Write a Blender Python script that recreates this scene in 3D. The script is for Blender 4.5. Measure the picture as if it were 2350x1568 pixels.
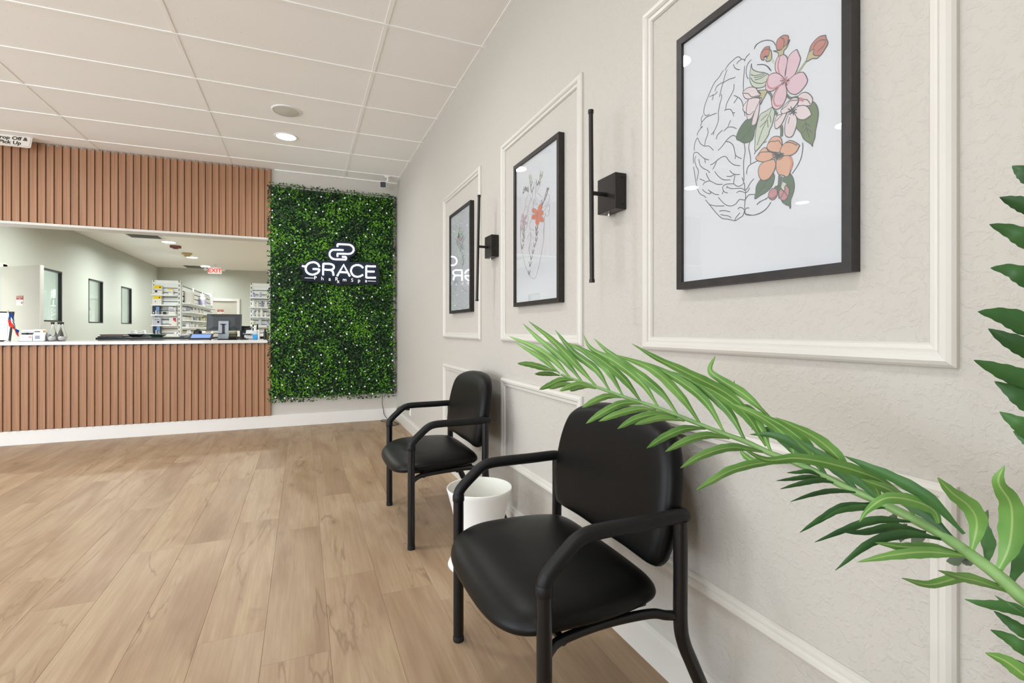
import bpy, bmesh, math, random
from mathutils import Vector, Matrix, noise as mnoise

random.seed(7)
for o in list(bpy.data.objects):
    bpy.data.objects.remove(o)
S = bpy.context.scene
COL = S.collection

# ------------------------------------------------------------------ camera
FPX, YAW, HOR, CX = 1141.0, math.radians(22.851), 756.2, 1175.0
HC = 1.147
cam_d = bpy.data.cameras.new('camera')
cam_d.sensor_width = 36.0
cam_d.sensor_fit = 'HORIZONTAL'
cam_d.lens = FPX / 2350.0 * 36.0
cam_d.shift_y = -(784.0 - HOR) / 2350.0
cam_d.clip_start = 0.02
cam = bpy.data.objects.new('camera', cam_d)
COL.objects.link(cam)
cam.location = (0, 0, HC)
cam.rotation_euler = (math.pi / 2, 0, -YAW)
S.camera = cam

# ------------------------------------------------------------------ world, exposure
S.view_settings.view_transform = 'Standard'
S.view_settings.look = 'None'
S.view_settings.gamma = 1.0
S.view_settings.use_curve_mapping = False
S.view_settings.exposure = 0.24
S.cycles.use_denoising = True
S.cycles.adaptive_threshold = 0.03
S.cycles.max_bounces = 10
S.cycles.transmission_bounces = 6
W = bpy.data.worlds.new('overcast_sky')
S.world = W
W.use_nodes = True
W.node_tree.nodes['Background'].inputs[0].default_value = (0.84, 0.92, 1.0, 1)
W.node_tree.nodes['Background'].inputs[1].default_value = 6.2
DOWN_W = 10.0       # reception downlights, watts each
PHARM_W = 50.0

# room constants
XW, YB, ZC = 1.112, 6.45, 3.019
XL, YF = -6.5, -1.8            # left and front wall of the reception
PXL, PXR, PYB = -4.0, 2.6, 17.9  # pharmacy behind the counter
Y2 = 6.60                      # back face of the reception wall

# daylight portals sit in the front storefront openings and in added left-wall openings
WINS = [(-6.3, -4.4), (-4.2, -2.3)]
ADDED_LWINS = [(0.3, 2.3), (2.45, 4.45)]  # unseen left-wall windows, added to spread daylight evenly over the room
WB, WT = 0.05, 2.95
for i, (a, b) in enumerate(WINS):
    l = bpy.data.lights.new('window_portal', 'AREA')
    l.shape = 'RECTANGLE'; l.size = b - a; l.size_y = WT - WB
    l.cycles.is_portal = True
    lo = bpy.data.objects.new('window_portal', l)
    COL.objects.link(lo)
    lo.location = ((a + b) / 2, YF, (WT + WB) / 2)
    lo.rotation_euler = (math.pi / 2, 0, 0)
for i, (a, b) in enumerate(ADDED_LWINS):
    l = bpy.data.lights.new('window_portal', 'AREA')
    l.shape = 'RECTANGLE'; l.size = b - a; l.size_y = WT - WB
    l.cycles.is_portal = True
    lo = bpy.data.objects.new('window_portal', l)
    COL.objects.link(lo)
    lo.location = (XL, (a + b) / 2, (WT + WB) / 2)
    lo.rotation_euler = (math.pi / 2, 0, -math.pi / 2)

# ------------------------------------------------------------------ projection helpers (pixel of the 2350x1568 frame -> point at a real depth)
cy_, sy_ = math.cos(YAW), math.sin(YAW)
def ray(u, v):
    a = (u - CX) / FPX
    return Vector((a * cy_ + sy_, -a * sy_ + cy_, (HOR - v) / FPX))
def onX(u, v, X):
    r = ray(u, v); return Vector((0, 0, HC)) + r * (X / r.x)
def onY(u, v, Y):
    r = ray(u, v); return Vector((0, 0, HC)) + r * (Y / r.y)
def onZ(u, v, Z):
    r = ray(u, v); return Vector((0, 0, HC)) + r * ((Z - HC) / r.z)
def at(u, v, w):
    return Vector((0, 0, HC)) + ray(u, v) * w

# ------------------------------------------------------------------ materials
def srgb(*c):
    return tuple(((x / 255) / 12.92 if x / 255 <= 0.04045 else ((x / 255 + 0.055) / 1.055) ** 2.4) for x in c) + (1,)
MATS = {}
def new_mat(name):
    m = bpy.data.materials.new(name); m.use_nodes = True
    MATS[name] = m
    nt = m.node_tree
    return m, nt, nt.nodes['Principled BSDF']
def N(nt, t, **kw):
    n = nt.nodes.new(t)
    for k, v in kw.items():
        if k.startswith('i_'):
            n.inputs[k[2:].replace('_', ' ')].default_value = v
        else:
            setattr(n, k, v)
    return n
def ramp(nt, stops):
    r = nt.nodes.new('ShaderNodeValToRGB')
    e = r.color_ramp.elements
    while len(e) < len(stops): e.new(0.5)
    for k, (p, c) in enumerate(stops):
        e[k].position = p; e[k].color = c if len(c) == 4 else tuple(c) + (1,)
    return r
def plain(name, col, rough=0.5, metal=0.0, spec=0.5, var=0.06, scale=8.0, bump=0.0, bscale=60.0, coat=0.0, emit=None, estr=0.0, trans=0.0, ior=1.45, alpha=None):
    m, nt, p = new_mat(name)
    tc = N(nt, 'ShaderNodeTexCoord')
    if var > 0 and trans == 0:
        nz = N(nt, 'ShaderNodeTexNoise'); nz.inputs['Scale'].default_value = scale; nz.inputs['Detail'].default_value = 3
        nt.links.new(tc.outputs['Object'], nz.inputs['Vector'])
        lo = tuple(max(0, c * (1 - var)) for c in col[:3]); hi = tuple(min(1, c * (1 + var)) for c in col[:3])
        r = ramp(nt, [(0.3, lo), (0.7, hi)])
        nt.links.new(nz.outputs['Fac'], r.inputs['Fac'])
        nt.links.new(r.outputs['Color'], p.inputs['Base Color'])
    else:
        p.inputs['Base Color'].default_value = col
    p.inputs['Roughness'].default_value = rough
    p.inputs['Metallic'].default_value = metal
    p.inputs['Specular IOR Level'].default_value = spec
    p.inputs['Coat Weight'].default_value = coat
    p.inputs['Coat Roughness'].default_value = 0.05
    p.inputs['Transmission Weight'].default_value = trans
    p.inputs['IOR'].default_value = ior
    if emit:
        p.inputs['Emission Color'].default_value = emit
        p.inputs['Emission Strength'].default_value = estr
    if bump > 0:
        nb = N(nt, 'ShaderNodeTexNoise'); nb.inputs['Scale'].default_value = bscale; nb.inputs['Detail'].default_value = 3
        nt.links.new(tc.outputs['Object'], nb.inputs['Vector'])
        b = N(nt, 'ShaderNodeBump'); b.inputs['Strength'].default_value = bump; b.inputs['Distance'].default_value = 0.004
        nt.links.new(nb.outputs['Fac'], b.inputs['Height'])
        nt.links.new(b.outputs['Normal'], p.inputs['Normal'])
    return m

def wall_mat(name, col, strength=0.35):
    m, nt, p = new_mat(name)
    tc = N(nt, 'ShaderNodeTexCoord')
    p.inputs['Base Color'].default_value = col
    p.inputs['Roughness'].default_value = 0.75
    p.inputs['Specular IOR Level'].default_value = 0.3
    # knock-down / orange-peel relief
    n1 = N(nt, 'ShaderNodeTexNoise'); n1.inputs['Scale'].default_value = 55; n1.inputs['Detail'].default_value = 4; n1.inputs['Roughness'].default_value = 0.55; n1.inputs['Distortion'].default_value = 0.6
    nt.links.new(tc.outputs['Object'], n1.inputs['Vector'])
    r = ramp(nt, [(0.50, (0, 0, 0)), (0.62, (1, 1, 1))])
    nt.links.new(n1.outputs['Fac'], r.inputs['Fac'])
    n2 = N(nt, 'ShaderNodeTexNoise'); n2.inputs['Scale'].default_value = 160; n2.inputs['Detail'].default_value = 2
    nt.links.new(tc.outputs['Object'], n2.inputs['Vector'])
    mx = N(nt, 'ShaderNodeMath', operation='MULTIPLY_ADD'); mx.inputs[1].default_value = 0.35
    nt.links.new(n2.outputs['Fac'], mx.inputs[0]); nt.links.new(r.outputs['Color'], mx.inputs[2])
    b = N(nt, 'ShaderNodeBump'); b.inputs['Strength'].default_value = strength; b.inputs['Distance'].default_value = 0.0022
    nt.links.new(mx.outputs[0], b.inputs['Height']); nt.links.new(b.outputs['Normal'], p.inputs['Normal'])
    return m

def wood_floor_mat():
    m, nt, p = new_mat('oak_plank')
    L = nt.links.new
    tc = N(nt, 'ShaderNodeTexCoord'); oi = N(nt, 'ShaderNodeObjectInfo')
    off = N(nt, 'ShaderNodeVectorMath', operation='SCALE'); off.inputs[0].default_value = (37.0, 91.0, 13.0)
    L(oi.outputs['Random'], off.inputs['Scale'])
    add = N(nt, 'ShaderNodeVectorMath', operation='ADD'); L(tc.outputs['Object'], add.inputs[0]); L(off.outputs[0], add.inputs[1])
    def nz(sx, sy, scale, detail, dist, rough=0.55):
        mp = N(nt, 'ShaderNodeMapping'); mp.inputs['Scale'].default_value = (sx, sy, 1); L(add.outputs[0], mp.inputs['Vector'])
        t = N(nt, 'ShaderNodeTexNoise'); t.inputs['Scale'].default_value = scale; t.inputs['Detail'].default_value = detail; t.inputs['Distortion'].default_value = dist; t.inputs['Roughness'].default_value = rough
        L(mp.outputs[0], t.inputs['Vector']); return t
    blotch = nz(5, 1.1, 1.0, 3, 0.6)
    r1 = ramp(nt, [(0.30, srgb(150, 124, 97)), (0.50, srgb(167, 142, 114)), (0.72, srgb(176, 154, 126))])
    L(blotch.outputs['Fac'], r1.inputs['Fac'])
    grain = nz(60, 2.2, 1.6, 5, 0.3, 0.65)
    r2 = ramp(nt, [(0.35, (0.86, 0.83, 0.80)), (0.62, (1.03, 1.03, 1.03))])
    L(grain.outputs['Fac'], r2.inputs['Fac'])
    mul = N(nt, 'ShaderNodeMix', data_type='RGBA', blend_type='MULTIPLY'); mul.inputs[0].default_value = 0.8
    L(r1.outputs['Color'], mul.inputs[6]); L(r2.outputs['Color'], mul.inputs[7])
    # thin wandering cracks, only in parts of a board
    ck = nz(6.0, 0.8, 1.0, 4, 0.7, 0.5)
    rc = ramp(nt, [(0.484, (0, 0, 0)), (0.5, (1, 1, 1)), (0.516, (0, 0, 0))]); L(ck.outputs['Fac'], rc.inputs['Fac'])
    mk = nz(4, 1.0, 1.3, 2, 0.0)
    rm = ramp(nt, [(0.47, (0, 0, 0)), (0.60, (1, 1, 1))]); L(mk.outputs['Fac'], rm.inputs['Fac'])
    mm = N(nt, 'ShaderNodeMath', operation='MULTIPLY'); L(rc.outputs['Color'], mm.inputs[0]); L(rm.outputs['Color'], mm.inputs[1])
    mm2 = N(nt, 'ShaderNodeMath', operation='MULTIPLY'); L(mm.outputs[0], mm2.inputs[0]); mm2.inputs[1].default_value = 0.5
    mxc = N(nt, 'ShaderNodeMix', data_type='RGBA'); L(mm2.outputs[0], mxc.inputs[0]); L(mul.outputs[2], mxc.inputs[6]); mxc.inputs[7].default_value = srgb(98, 70, 48)
    # broad brownish heart-wood streaks
    st = nz(6, 0.6, 1.0, 5, 1.4)
    rs = ramp(nt, [(0.50, (0, 0, 0)), (0.70, (1, 1, 1))]); L(st.outputs['Fac'], rs.inputs['Fac'])
    ms = N(nt, 'ShaderNodeMath', operation='MULTIPLY'); L(rs.outputs['Color'], ms.inputs[0]); ms.inputs[1].default_value = 0.55
    mx2 = N(nt, 'ShaderNodeMix', data_type='RGBA'); L(ms.outputs[0], mx2.inputs[0]); L(mxc.outputs[2], mx2.inputs[6]); mx2.inputs[7].default_value = srgb(138, 108, 83)
    # knots
    vmp = N(nt, 'ShaderNodeMapping'); vmp.inputs['Scale'].default_value = (5.0, 2.1, 1); L(add.outputs[0], vmp.inputs['Vector'])
    vor = N(nt, 'ShaderNodeTexVoronoi'); vor.inputs['Scale'].default_value = 1.0; L(vmp.outputs[0], vor.inputs['Vector'])
    kn = nz(30, 16, 1.0, 3, 0.5)
    kd = N(nt, 'ShaderNodeMath', operation='MULTIPLY_ADD'); kd.inputs[1].default_value = 0.14; L(kn.outputs['Fac'], kd.inputs[0]); L(vor.outputs['Distance'], kd.inputs[2])
    rk = ramp(nt, [(0.10, (1, 1, 1)), (0.155, (0.35, 0.35, 0.35)), (0.26, (0, 0, 0))]); L(kd.outputs[0], rk.inputs['Fac'])
    mkn = N(nt, 'ShaderNodeMath', operation='MULTIPLY'); L(rk.outputs['Color'], mkn.inputs[0]); mkn.inputs[1].default_value = 0.62
    mx3 = N(nt, 'ShaderNodeMix', data_type='RGBA'); L(mkn.outputs[0], mx3.inputs[0]); L(mx2.outputs[2], mx3.inputs[6]); mx3.inputs[7].default_value = srgb(112, 84, 60)
    mx2 = mx3
    # board to board tone
    rb = ramp(nt, [(0.0, (0.90, 0.88, 0.86)), (0.5, (1.0, 1.0, 1.0)), (1.0, (1.05, 1.05, 1.03))]); L(oi.outputs['Random'], rb.inputs['Fac'])
    mb_ = N(nt, 'ShaderNodeMix', data_type='RGBA', blend_type='MULTIPLY'); mb_.inputs[0].default_value = 1.0
    L(mx2.outputs[2], mb_.inputs[6]); L(rb.outputs['Color'], mb_.inputs[7])
    L(mb_.outputs[2], p.inputs['Base Color'])
    p.inputs['Roughness'].default_value = 0.48
    p.inputs['Specular IOR Level'].default_value = 0.4
    b = N(nt, 'ShaderNodeBump'); b.inputs['Strength'].default_value = 0.08; b.inputs['Distance'].default_value = 0.001
    L(grain.outputs['Fac'], b.inputs['Height']); L(b.outputs['Normal'], p.inputs['Normal'])
    return m

def slat_mat():
    m, nt, p = new_mat('brown_slat')
    L = nt.links.new
    tc = N(nt, 'ShaderNodeTexCoord'); oi = N(nt, 'ShaderNodeObjectInfo')
    off = N(nt, 'ShaderNodeVectorMath', operation='SCALE'); off.inputs[0].default_value = (17.0, 3.0, 29.0); L(oi.outputs['Random'], off.inputs['Scale'])
    add = N(nt, 'ShaderNodeVectorMath', operation='ADD'); L(tc.outputs['Object'], add.inputs[0]); L(off.outputs[0], add.inputs[1])
    mp = N(nt, 'ShaderNodeMapping'); mp.inputs['Scale'].default_value = (120, 120, 1.4); L(add.outputs[0], mp.inputs['Vector'])
    t = N(nt, 'ShaderNodeTexNoise'); t.inputs['Scale'].default_value = 1.0; t.inputs['Detail'].default_value = 3; L(mp.outputs[0], t.inputs['Vector'])
    r = ramp(nt, [(0.3, srgb(150, 110, 82)), (0.7, srgb(176, 134, 103))]); L(t.outputs['Fac'], r.inputs['Fac'])
    L(r.outputs['Color'], p.inputs['Base Color'])
    p.inputs['Roughness'].default_value = 0.5; p.inputs['Specular IOR Level'].default_value = 0.3
    return m

def tile_mat():
    m, nt, p = new_mat('ceiling_board')
    L = nt.links.new
    tc = N(nt, 'ShaderNodeTexCoord'); oi = N(nt, 'ShaderNodeObjectInfo')
    n1 = N(nt, 'ShaderNodeTexNoise'); n1.inputs['Scale'].default_value = 70; n1.inputs['Detail'].default_value = 2; L(tc.outputs['Object'], n1.inputs['Vector'])
    r = ramp(nt, [(0.24, srgb(220, 216, 208)), (0.32, srgb(247, 246, 243))]); L(n1.outputs['Fac'], r.inputs['Fac'])
    rb = ramp(nt, [(0.0, (0.985, 0.985, 0.985)), (1.0, (1.0, 1.0, 1.0))]); L(oi.outputs['Random'], rb.inputs['Fac'])
    mx = N(nt, 'ShaderNodeMix', data_type='RGBA', blend_type='MULTIPLY'); mx.inputs[0].default_value = 1
    L(r.outputs['Color'], mx.inputs[6]); L(rb.outputs['Color'], mx.inputs[7]); L(mx.outputs[2], p.inputs['Base Color'])
    p.inputs['Roughness'].default_value = 0.9; p.inputs['Specular IOR Level'].default_value = 0.1
    b = N(nt, 'ShaderNodeBump'); b.inputs['Strength'].default_value = 0.15; b.inputs['Distance'].default_value = 0.001
    L(n1.outputs['Fac'], b.inputs['Height']); L(b.outputs['Normal'], p.inputs['Normal'])
    return m

def pane_mat(name, tint=(1, 1, 1, 1), rough=0.0, boost=1.0):
    # thin sheet of glass: clear, with the Fresnel mirror of its surface
    m = bpy.data.materials.new(name); m.use_nodes = True; MATS[name] = m
    nt = m.node_tree; nt.nodes.clear(); L = nt.links.new
    out = N(nt, 'ShaderNodeOutputMaterial'); mix = N(nt, 'ShaderNodeMixShader')
    tr = N(nt, 'ShaderNodeBsdfTransparent'); tr.inputs[0].default_value = tint
    gl = N(nt, 'ShaderNodeBsdfGlossy'); gl.inputs['Roughness'].default_value = rough
    lw = N(nt, 'ShaderNodeLayerWeight'); lw.inputs['Blend'].default_value = 0.5
    pw = N(nt, 'ShaderNodeMath', operation='POWER'); pw.inputs[1].default_value = 5.0; L(lw.outputs['Facing'], pw.inputs[0])
    sc_l = N(nt, 'ShaderNodeMath', operation='MULTIPLY_ADD'); sc_l.inputs[1].default_value = 0.96; sc_l.inputs[2].default_value = 0.04; L(pw.outputs[0], sc_l.inputs[0])
    mu = N(nt, 'ShaderNodeMath', operation='MULTIPLY'); mu.inputs[1].default_value = boost; mu.use_clamp = True
    L(sc_l.outputs[0], mu.inputs[0]); L(mu.outputs[0], mix.inputs[0]); L(tr.outputs[0], mix.inputs[1]); L(gl.outputs[0], mix.inputs[2]); L(mix.outputs[0], out.inputs[0])
    return m

def leaf_mat(name, c1, c2, rough=0.35, sss=0.0):
    m, nt, p = new_mat(name)
    L = nt.links.new
    tc = N(nt, 'ShaderNodeTexCoord'); oi = N(nt, 'ShaderNodeObjectInfo')
    n1 = N(nt, 'ShaderNodeTexNoise'); n1.inputs['Scale'].default_value = 14; n1.inputs['Detail'].default_value = 3; L(tc.outputs['Object'], n1.inputs['Vector'])
    ad = N(nt, 'ShaderNodeMath', operation='MULTIPLY_ADD'); ad.inputs[1].default_value = 0.4; L(oi.outputs['Random'], ad.inputs[0]); L(n1.outputs['Fac'], ad.inputs[2])
    r = ramp(nt, [(0.35, c1), (0.95, c2)]); L(ad.outputs[0], r.inputs['Fac']); L(r.outputs['Color'], p.inputs['Base Color'])
    p.inputs['Roughness'].default_value = rough
    p.inputs['Specular IOR Level'].default_value = 0.4
    if sss:
        p.inputs['Subsurface Weight'].default_value = 0
    return m

M = MATS
wall_mat('wall_paint', srgb(192, 187, 179), 0.45)
wall_mat('wall_paint_smooth', srgb(202, 197, 189), 0.12)
wall_mat('pharmacy_paint', srgb(196, 198, 189), 0.10)
plain('trim_white', srgb(210, 206, 198), 0.35, var=0.01)
plain('base_white', srgb(228, 225, 220), 0.35, var=0.01)
plain('ceiling_paint', srgb(247, 246, 243), 0.9, var=0.01)
plain('grid_white', srgb(246, 245, 241), 0.6, var=0.01)
wood_floor_mat(); slat_mat(); tile_mat()
plain('subfloor', srgb(120, 100, 80), 0.8)
plain('slat_backing', srgb(66, 40, 24), 0.6, var=0.08, scale=30)
plain('vinyl_black', srgb(8, 8, 8), 0.40, spec=0.25, var=0.05, bump=0.05, bscale=400)
plain('frame_black', srgb(15, 15, 17), 0.30, var=0.05)
plain('arm_black', srgb(18, 18, 19), 0.5, spec=0.35, var=0.05, bump=0.1, bscale=300)
plain('rubber', srgb(18, 18, 18), 0.8)
plain('black_wood', srgb(38, 34, 33), 0.45, var=0.25, scale=40)
plain('sconce_black', srgb(40, 37, 35), 0.35, metal=0.3, var=0.05)
plain('steel', srgb(190, 190, 190), 0.25, metal=1.0, var=0.02)
plain('paper_white', srgb(200, 203, 207), 0.6, var=0.0)
pane_mat('picture_glass', boost=1.0)
plain('ink', srgb(88, 92, 95), 0.7, var=0)
plain('ink_soft', srgb(142, 148, 150), 0.7, var=0)
plain('ink_mid', srgb(112, 118, 118), 0.7, var=0)
PAL = {'pink': (218, 190, 200), 'pale': (221, 208, 210), 'rose': (192, 142, 146), 'bud': (188, 134, 124), 'budlight': (205, 150, 140), 'sage': (196, 206, 190), 'leafd': (104, 124, 106), 'leafm': (120, 136, 108),
       'olive': (186, 182, 148), 'orange': (214, 172, 150), 'orange2': (205, 150, 130), 'coral': (214, 138, 116), 'mauve': (196, 176, 186), 'stemg': (112, 122, 112), 'khaki': (170, 176, 150)}
for k, c in PAL.items():
    plain('print_' + k, srgb(*[v * 0.92 for v in c]), 0.7, var=0.03, scale=30)
plain('bin_white', srgb(238, 237, 233), 0.3, var=0.01)
plain('bin_inside', srgb(226, 225, 216), 0.4, var=0.01)
plain('lens_glow', srgb(255, 255, 255), 0.4, var=0, emit=(1, 0.98, 0.94, 1), estr=14.0)
plain('neon_glow', srgb(255, 255, 255), 0.4, var=0, emit=(0.93, 0.96, 1, 1), estr=6.0)
plain('letter_white', srgb(245, 245, 245), 0.4, var=0, emit=(1, 1, 1, 1), estr=0.5)
plain('acrylic_dark', srgb(22, 30, 40), 0.15, var=0.0)
plain('speaker_grille', srgb(205, 203, 194), 0.7, var=0.02, bump=0.2, bscale=900)
plain('plastic_white', srgb(236, 236, 234), 0.3, var=0.01)
plain('plastic_black', srgb(22, 22, 23), 0.35, var=0.05)
plain('plastic_gray', srgb(70, 74, 76), 0.45, var=0.05)
plain('silver', srgb(160, 166, 172), 0.4, metal=0.2, var=0.03)
plain('quartz', srgb(218, 217, 213), 0.08, var=0.01, coat=0.3)
plain('desk_black', srgb(30, 30, 31), 0.3, var=0.1)
plain('door_white', srgb(184, 176, 163), 0.45, var=0.01)
plain('door_white2', srgb(196, 192, 180), 0.45, var=0.01)
plain('shelf_white', srgb(246, 249, 248), 0.4, var=0.01)
plain('groove_grey', srgb(128, 134, 132), 0.6, var=0.02)
plain('shelf_dark', srgb(60, 62, 62), 0.6)
pane_mat('window_glass', tint=(0.88, 0.92, 0.89, 1), boost=1.6)
plain('sign_white', srgb(232, 226, 216), 0.35, var=0.01)
plain('sign_ink', srgb(48, 42, 38), 0.5, var=0)
plain('sign_grey', srgb(150, 144, 138), 0.5, var=0)
plain('sign_red', srgb(158, 60, 48), 0.5, var=0.02)
plain('exit_face', srgb(190, 178, 172), 0.4, var=0, emit=(1, 0.93, 0.90, 1), estr=0.45)
plain('exit_red', srgb(205, 40, 34), 0.4, var=0, emit=(1, 0.06, 0.04, 1), estr=0.6)
plain('flag_blue', srgb(26, 66, 138), 0.7); plain('flag_red', srgb(226, 58, 48), 0.7); plain('flag_white', srgb(240, 240, 238), 0.7, var=0.01); plain('flag_green', srgb(70, 110, 70), 0.7)
plain('gold', srgb(220, 190, 90), 0.3, metal=0.7)
plain('card_white', srgb(245, 244, 242), 0.5, var=0.01); plain('card_black', srgb(40, 42, 46), 0.5)
plain('card_red', srgb(230, 150, 140), 0.5); plain('card_orange', srgb(240, 150, 60), 0.5); plain('card_grey', srgb(150, 154, 172), 0.5); plain('card_green', srgb(70, 110, 70), 0.5)
plain('clear_glass', (1, 1, 1, 1), 0.0, trans=1.0, var=0, ior=1.45)
plain('cotton', srgb(232, 226, 224), 0.9, var=0.03, bump=0.4, bscale=200)
plain('blue_gel', srgb(60, 160, 225), 0.1, var=0.02, coat=0.5)
plain('screen_blue', srgb(120, 150, 205), 0.2, var=0.0, emit=srgb(120, 150, 205), estr=0.35)
plain('yellow', srgb(246, 214, 40), 0.5); plain('box_white', srgb(240, 238, 232), 0.5, var=0.01)
plain('navy', srgb(34, 44, 72), 0.4); plain('sky_blue', srgb(110, 160, 215), 0.4); plain('lilac', srgb(196, 190, 222), 0.5); plain('magenta', srgb(190, 50, 92), 0.5)
plain('beige', srgb(214, 210, 176), 0.5); plain('brown', srgb(96, 60, 48), 0.5); plain('dark_green', srgb(32, 66, 48), 0.4); plain('pale_grey', srgb(200, 206, 208), 0.5); plain('amber', srgb(120, 110, 50), 0.4)
plain('olive_box', srgb(150, 146, 90), 0.5)
plain('red_brown', srgb(120, 70, 60), 0.5); plain('tan', srgb(196, 172, 130), 0.5)
plain('vent_dark', srgb(84, 86, 82), 0.7)
plain('pot_grey', srgb(190, 188, 182), 0.5); plain('soil', srgb(60, 48, 38), 0.9, var=0.3, scale=60); plain('trunk', srgb(110, 92, 66), 0.8, var=0.3, scale=40)
leaf_mat('palm_leaf', srgb(72, 118, 48), srgb(120, 166, 84), 0.42)
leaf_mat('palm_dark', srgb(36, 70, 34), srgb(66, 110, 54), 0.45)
leaf_mat('palm_rib', srgb(132, 164, 92), srgb(156, 184, 112), 0.45)
leaf_mat('palm_stem', srgb(112, 150, 88), srgb(146, 182, 114), 0.4)
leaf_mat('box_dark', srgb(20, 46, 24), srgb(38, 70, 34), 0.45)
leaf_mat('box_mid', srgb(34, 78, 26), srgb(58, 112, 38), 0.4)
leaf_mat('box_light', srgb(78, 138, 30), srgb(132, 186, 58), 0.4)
plain('flower_white', srgb(238, 242, 240), 0.6, var=0.02)
plain('net_black', srgb(20, 24, 20), 0.7)

# ------------------------------------------------------------------ mesh builder
class MB:
    def __init__(s): s.v = []; s.f = []; s.m = []; s.sm = []
    def add(s, vs, fs, mi=0, smooth=False):
        b = len(s.v); s.v += [tuple(v) for v in vs]
        for f in fs:
            s.f.append(tuple(b + i for i in f)); s.m.append(mi); s.sm.append(smooth)
        return s
    def box(s, a, b, mi=0):
        x0, y0, z0 = [min(p, q) for p, q in zip(a, b)]; x1, y1, z1 = [max(p, q) for p, q in zip(a, b)]
        v = [(x0, y0, z0), (x1, y0, z0), (x1, y1, z0), (x0, y1, z0), (x0, y0, z1), (x1, y0, z1), (x1, y1, z1), (x0, y1, z1)]
        return s.add(v, [(0, 3, 2, 1), (4, 5, 6, 7), (0, 1, 5, 4), (1, 2, 6, 5), (2, 3, 7, 6), (3, 0, 4, 7)], mi)
    def bbox(s, a, b, bev=0.004, mi=0, seg=2):
        # bevelled box through bmesh
        bm = bmesh.new()
        c = [(p + q) / 2 for p, q in zip(a, b)]; d = [abs(q - p) for p, q in zip(a, b)]
        bmesh.ops.create_cube(bm, size=1.0, matrix=Matrix.Translation(c) @ Matrix.Diagonal((d[0], d[1], d[2], 1)))
        bmesh.ops.bevel(bm, geom=bm.edges[:], offset=min(bev, min(d) * 0.45), segments=seg, affect='EDGES', profile=0.5)
        bm.verts.ensure_lookup_table(); bm.verts.index_update()
        s.add([v.co[:] for v in bm.verts], [[v.index for v in f.verts] for f in bm.faces], mi)
        bm.free(); return s
    def obox(s, c, ax, ay, az, mi=0):
        # oriented box: centre and three half-axis vectors
        c, ax, ay, az = Vector(c), Vector(ax), Vector(ay), Vector(az)
        v = [c + ax * i + ay * j + az * k for k in (-1, 1) for (i, j) in ((-1, -1), (1, -1), (1, 1), (-1, 1))]
        return s.add(v, [(0, 3, 2, 1), (4, 5, 6, 7), (0, 1, 5, 4), (1, 2, 6, 5), (2, 3, 7, 6), (3, 0, 4, 7)], mi)
    def tube(s, pts, r, n=12, mi=0, cap=True, closed=False):
        pts = [Vector(p) for p in pts]; k = len(pts)
        rs = r if isinstance(r, (list, tuple)) else [r] * k
        rings = []; up = None
        for i in range(k):
            if closed: t = pts[(i + 1) % k] - pts[i - 1]
            else: t = pts[min(i + 1, k - 1)] - pts[max(i - 1, 0)]
            t.normalize()
            if up is None:
                up = Vector((0, 0, 1)) if abs(t.z) < 0.9 else Vector((1, 0, 0))
            up = (up - t * up.dot(t))
            if up.length < 1e-6: up = t.orthogonal()
            up.normalize(); w = t.cross(up)
            rings.append([pts[i] + (up * math.cos(2 * math.pi * j / n) + w * math.sin(2 * math.pi * j / n)) * rs[i] for j in range(n)])
        vs = [p for rg in rings for p in rg]; fs = []
        for i in range(k if closed else k - 1):
            i2 = (i + 1) % k
            for j in range(n):
                fs.append((i * n + j, i * n + (j + 1) % n, i2 * n + (j + 1) % n, i2 * n + j))
        s.add(vs, fs, mi, True)
        if cap and not closed:
            s.add(rings[0], [tuple(range(n - 1, -1, -1))], mi); s.add(rings[-1], [tuple(range(n))], mi)
        return s
    def lathe(s, prof, c=(0, 0, 0), n=24, mi=0, smooth=True):
        # profile of (radius, z) turned about the vertical through c
        vs = []; fs = []; k = len(prof)
        for (r, z) in prof:
            for j in range(n):
                a = 2 * math.pi * j / n
                vs.append((c[0] + r * math.cos(a), c[1] + r * math.sin(a), c[2] + z))
        for i in range(k - 1):
            for j in range(n):
                fs.append((i * n + j, i * n + (j + 1) % n, (i + 1) * n + (j + 1) % n, (i + 1) * n + j))
        return s.add(vs, fs, mi, smooth)
    def disc(s, c, r, nrm=(0, 0, -1), n=28, mi=0):
        nrm = Vector(nrm).normalized(); a = nrm.orthogonal().normalized(); b = nrm.cross(a)
        c = Vector(c)
        return s.add([c + (a * math.cos(2 * math.pi * j / n) + b * math.sin(2 * math.pi * j / n)) * r for j in range(n)], [tuple(range(n))], mi)
    def prism(s, poly, ext, mi=0):
        # polygon of 3D points extruded by the vector ext
        poly = [Vector(p) for p in poly]; ext = Vector(ext); n = len(poly)
        s.add(poly + [p + ext for p in poly], [tuple(range(n - 1, -1, -1)), tuple(range(n, 2 * n))] + [(i, (i + 1) % n, n + (i + 1) % n, n + i) for i in range(n)], mi)
        return s
    def mesh(s, name, mats, off=(0, 0, 0)):
        me = bpy.data.meshes.new(name)
        o = Vector(off)
        me.from_pydata([tuple(Vector(v) - o) for v in s.v], [], s.f)
        for m in (mats if isinstance(mats, (list, tuple)) else [mats]): me.materials.append(M[m])
        me.polygons.foreach_set('material_index', s.m); me.polygons.foreach_set('use_smooth', s.sm)
        me.validate(); me.update(); return me
    def build(s, name, mats, parent=None, fix=False):
        off = wloc(parent) if parent else (0, 0, 0)
        me = s.mesh(name, mats, off)
        if fix:
            bm = bmesh.new(); bm.from_mesh(me); bmesh.ops.recalc_face_normals(bm, faces=bm.faces[:]); bm.to_mesh(me); bm.free()
        return link(name, me, parent)
def wloc(o):
    v = Vector((0, 0, 0))
    while o: v += Vector(o.location); o = o.parent
    return v
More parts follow.
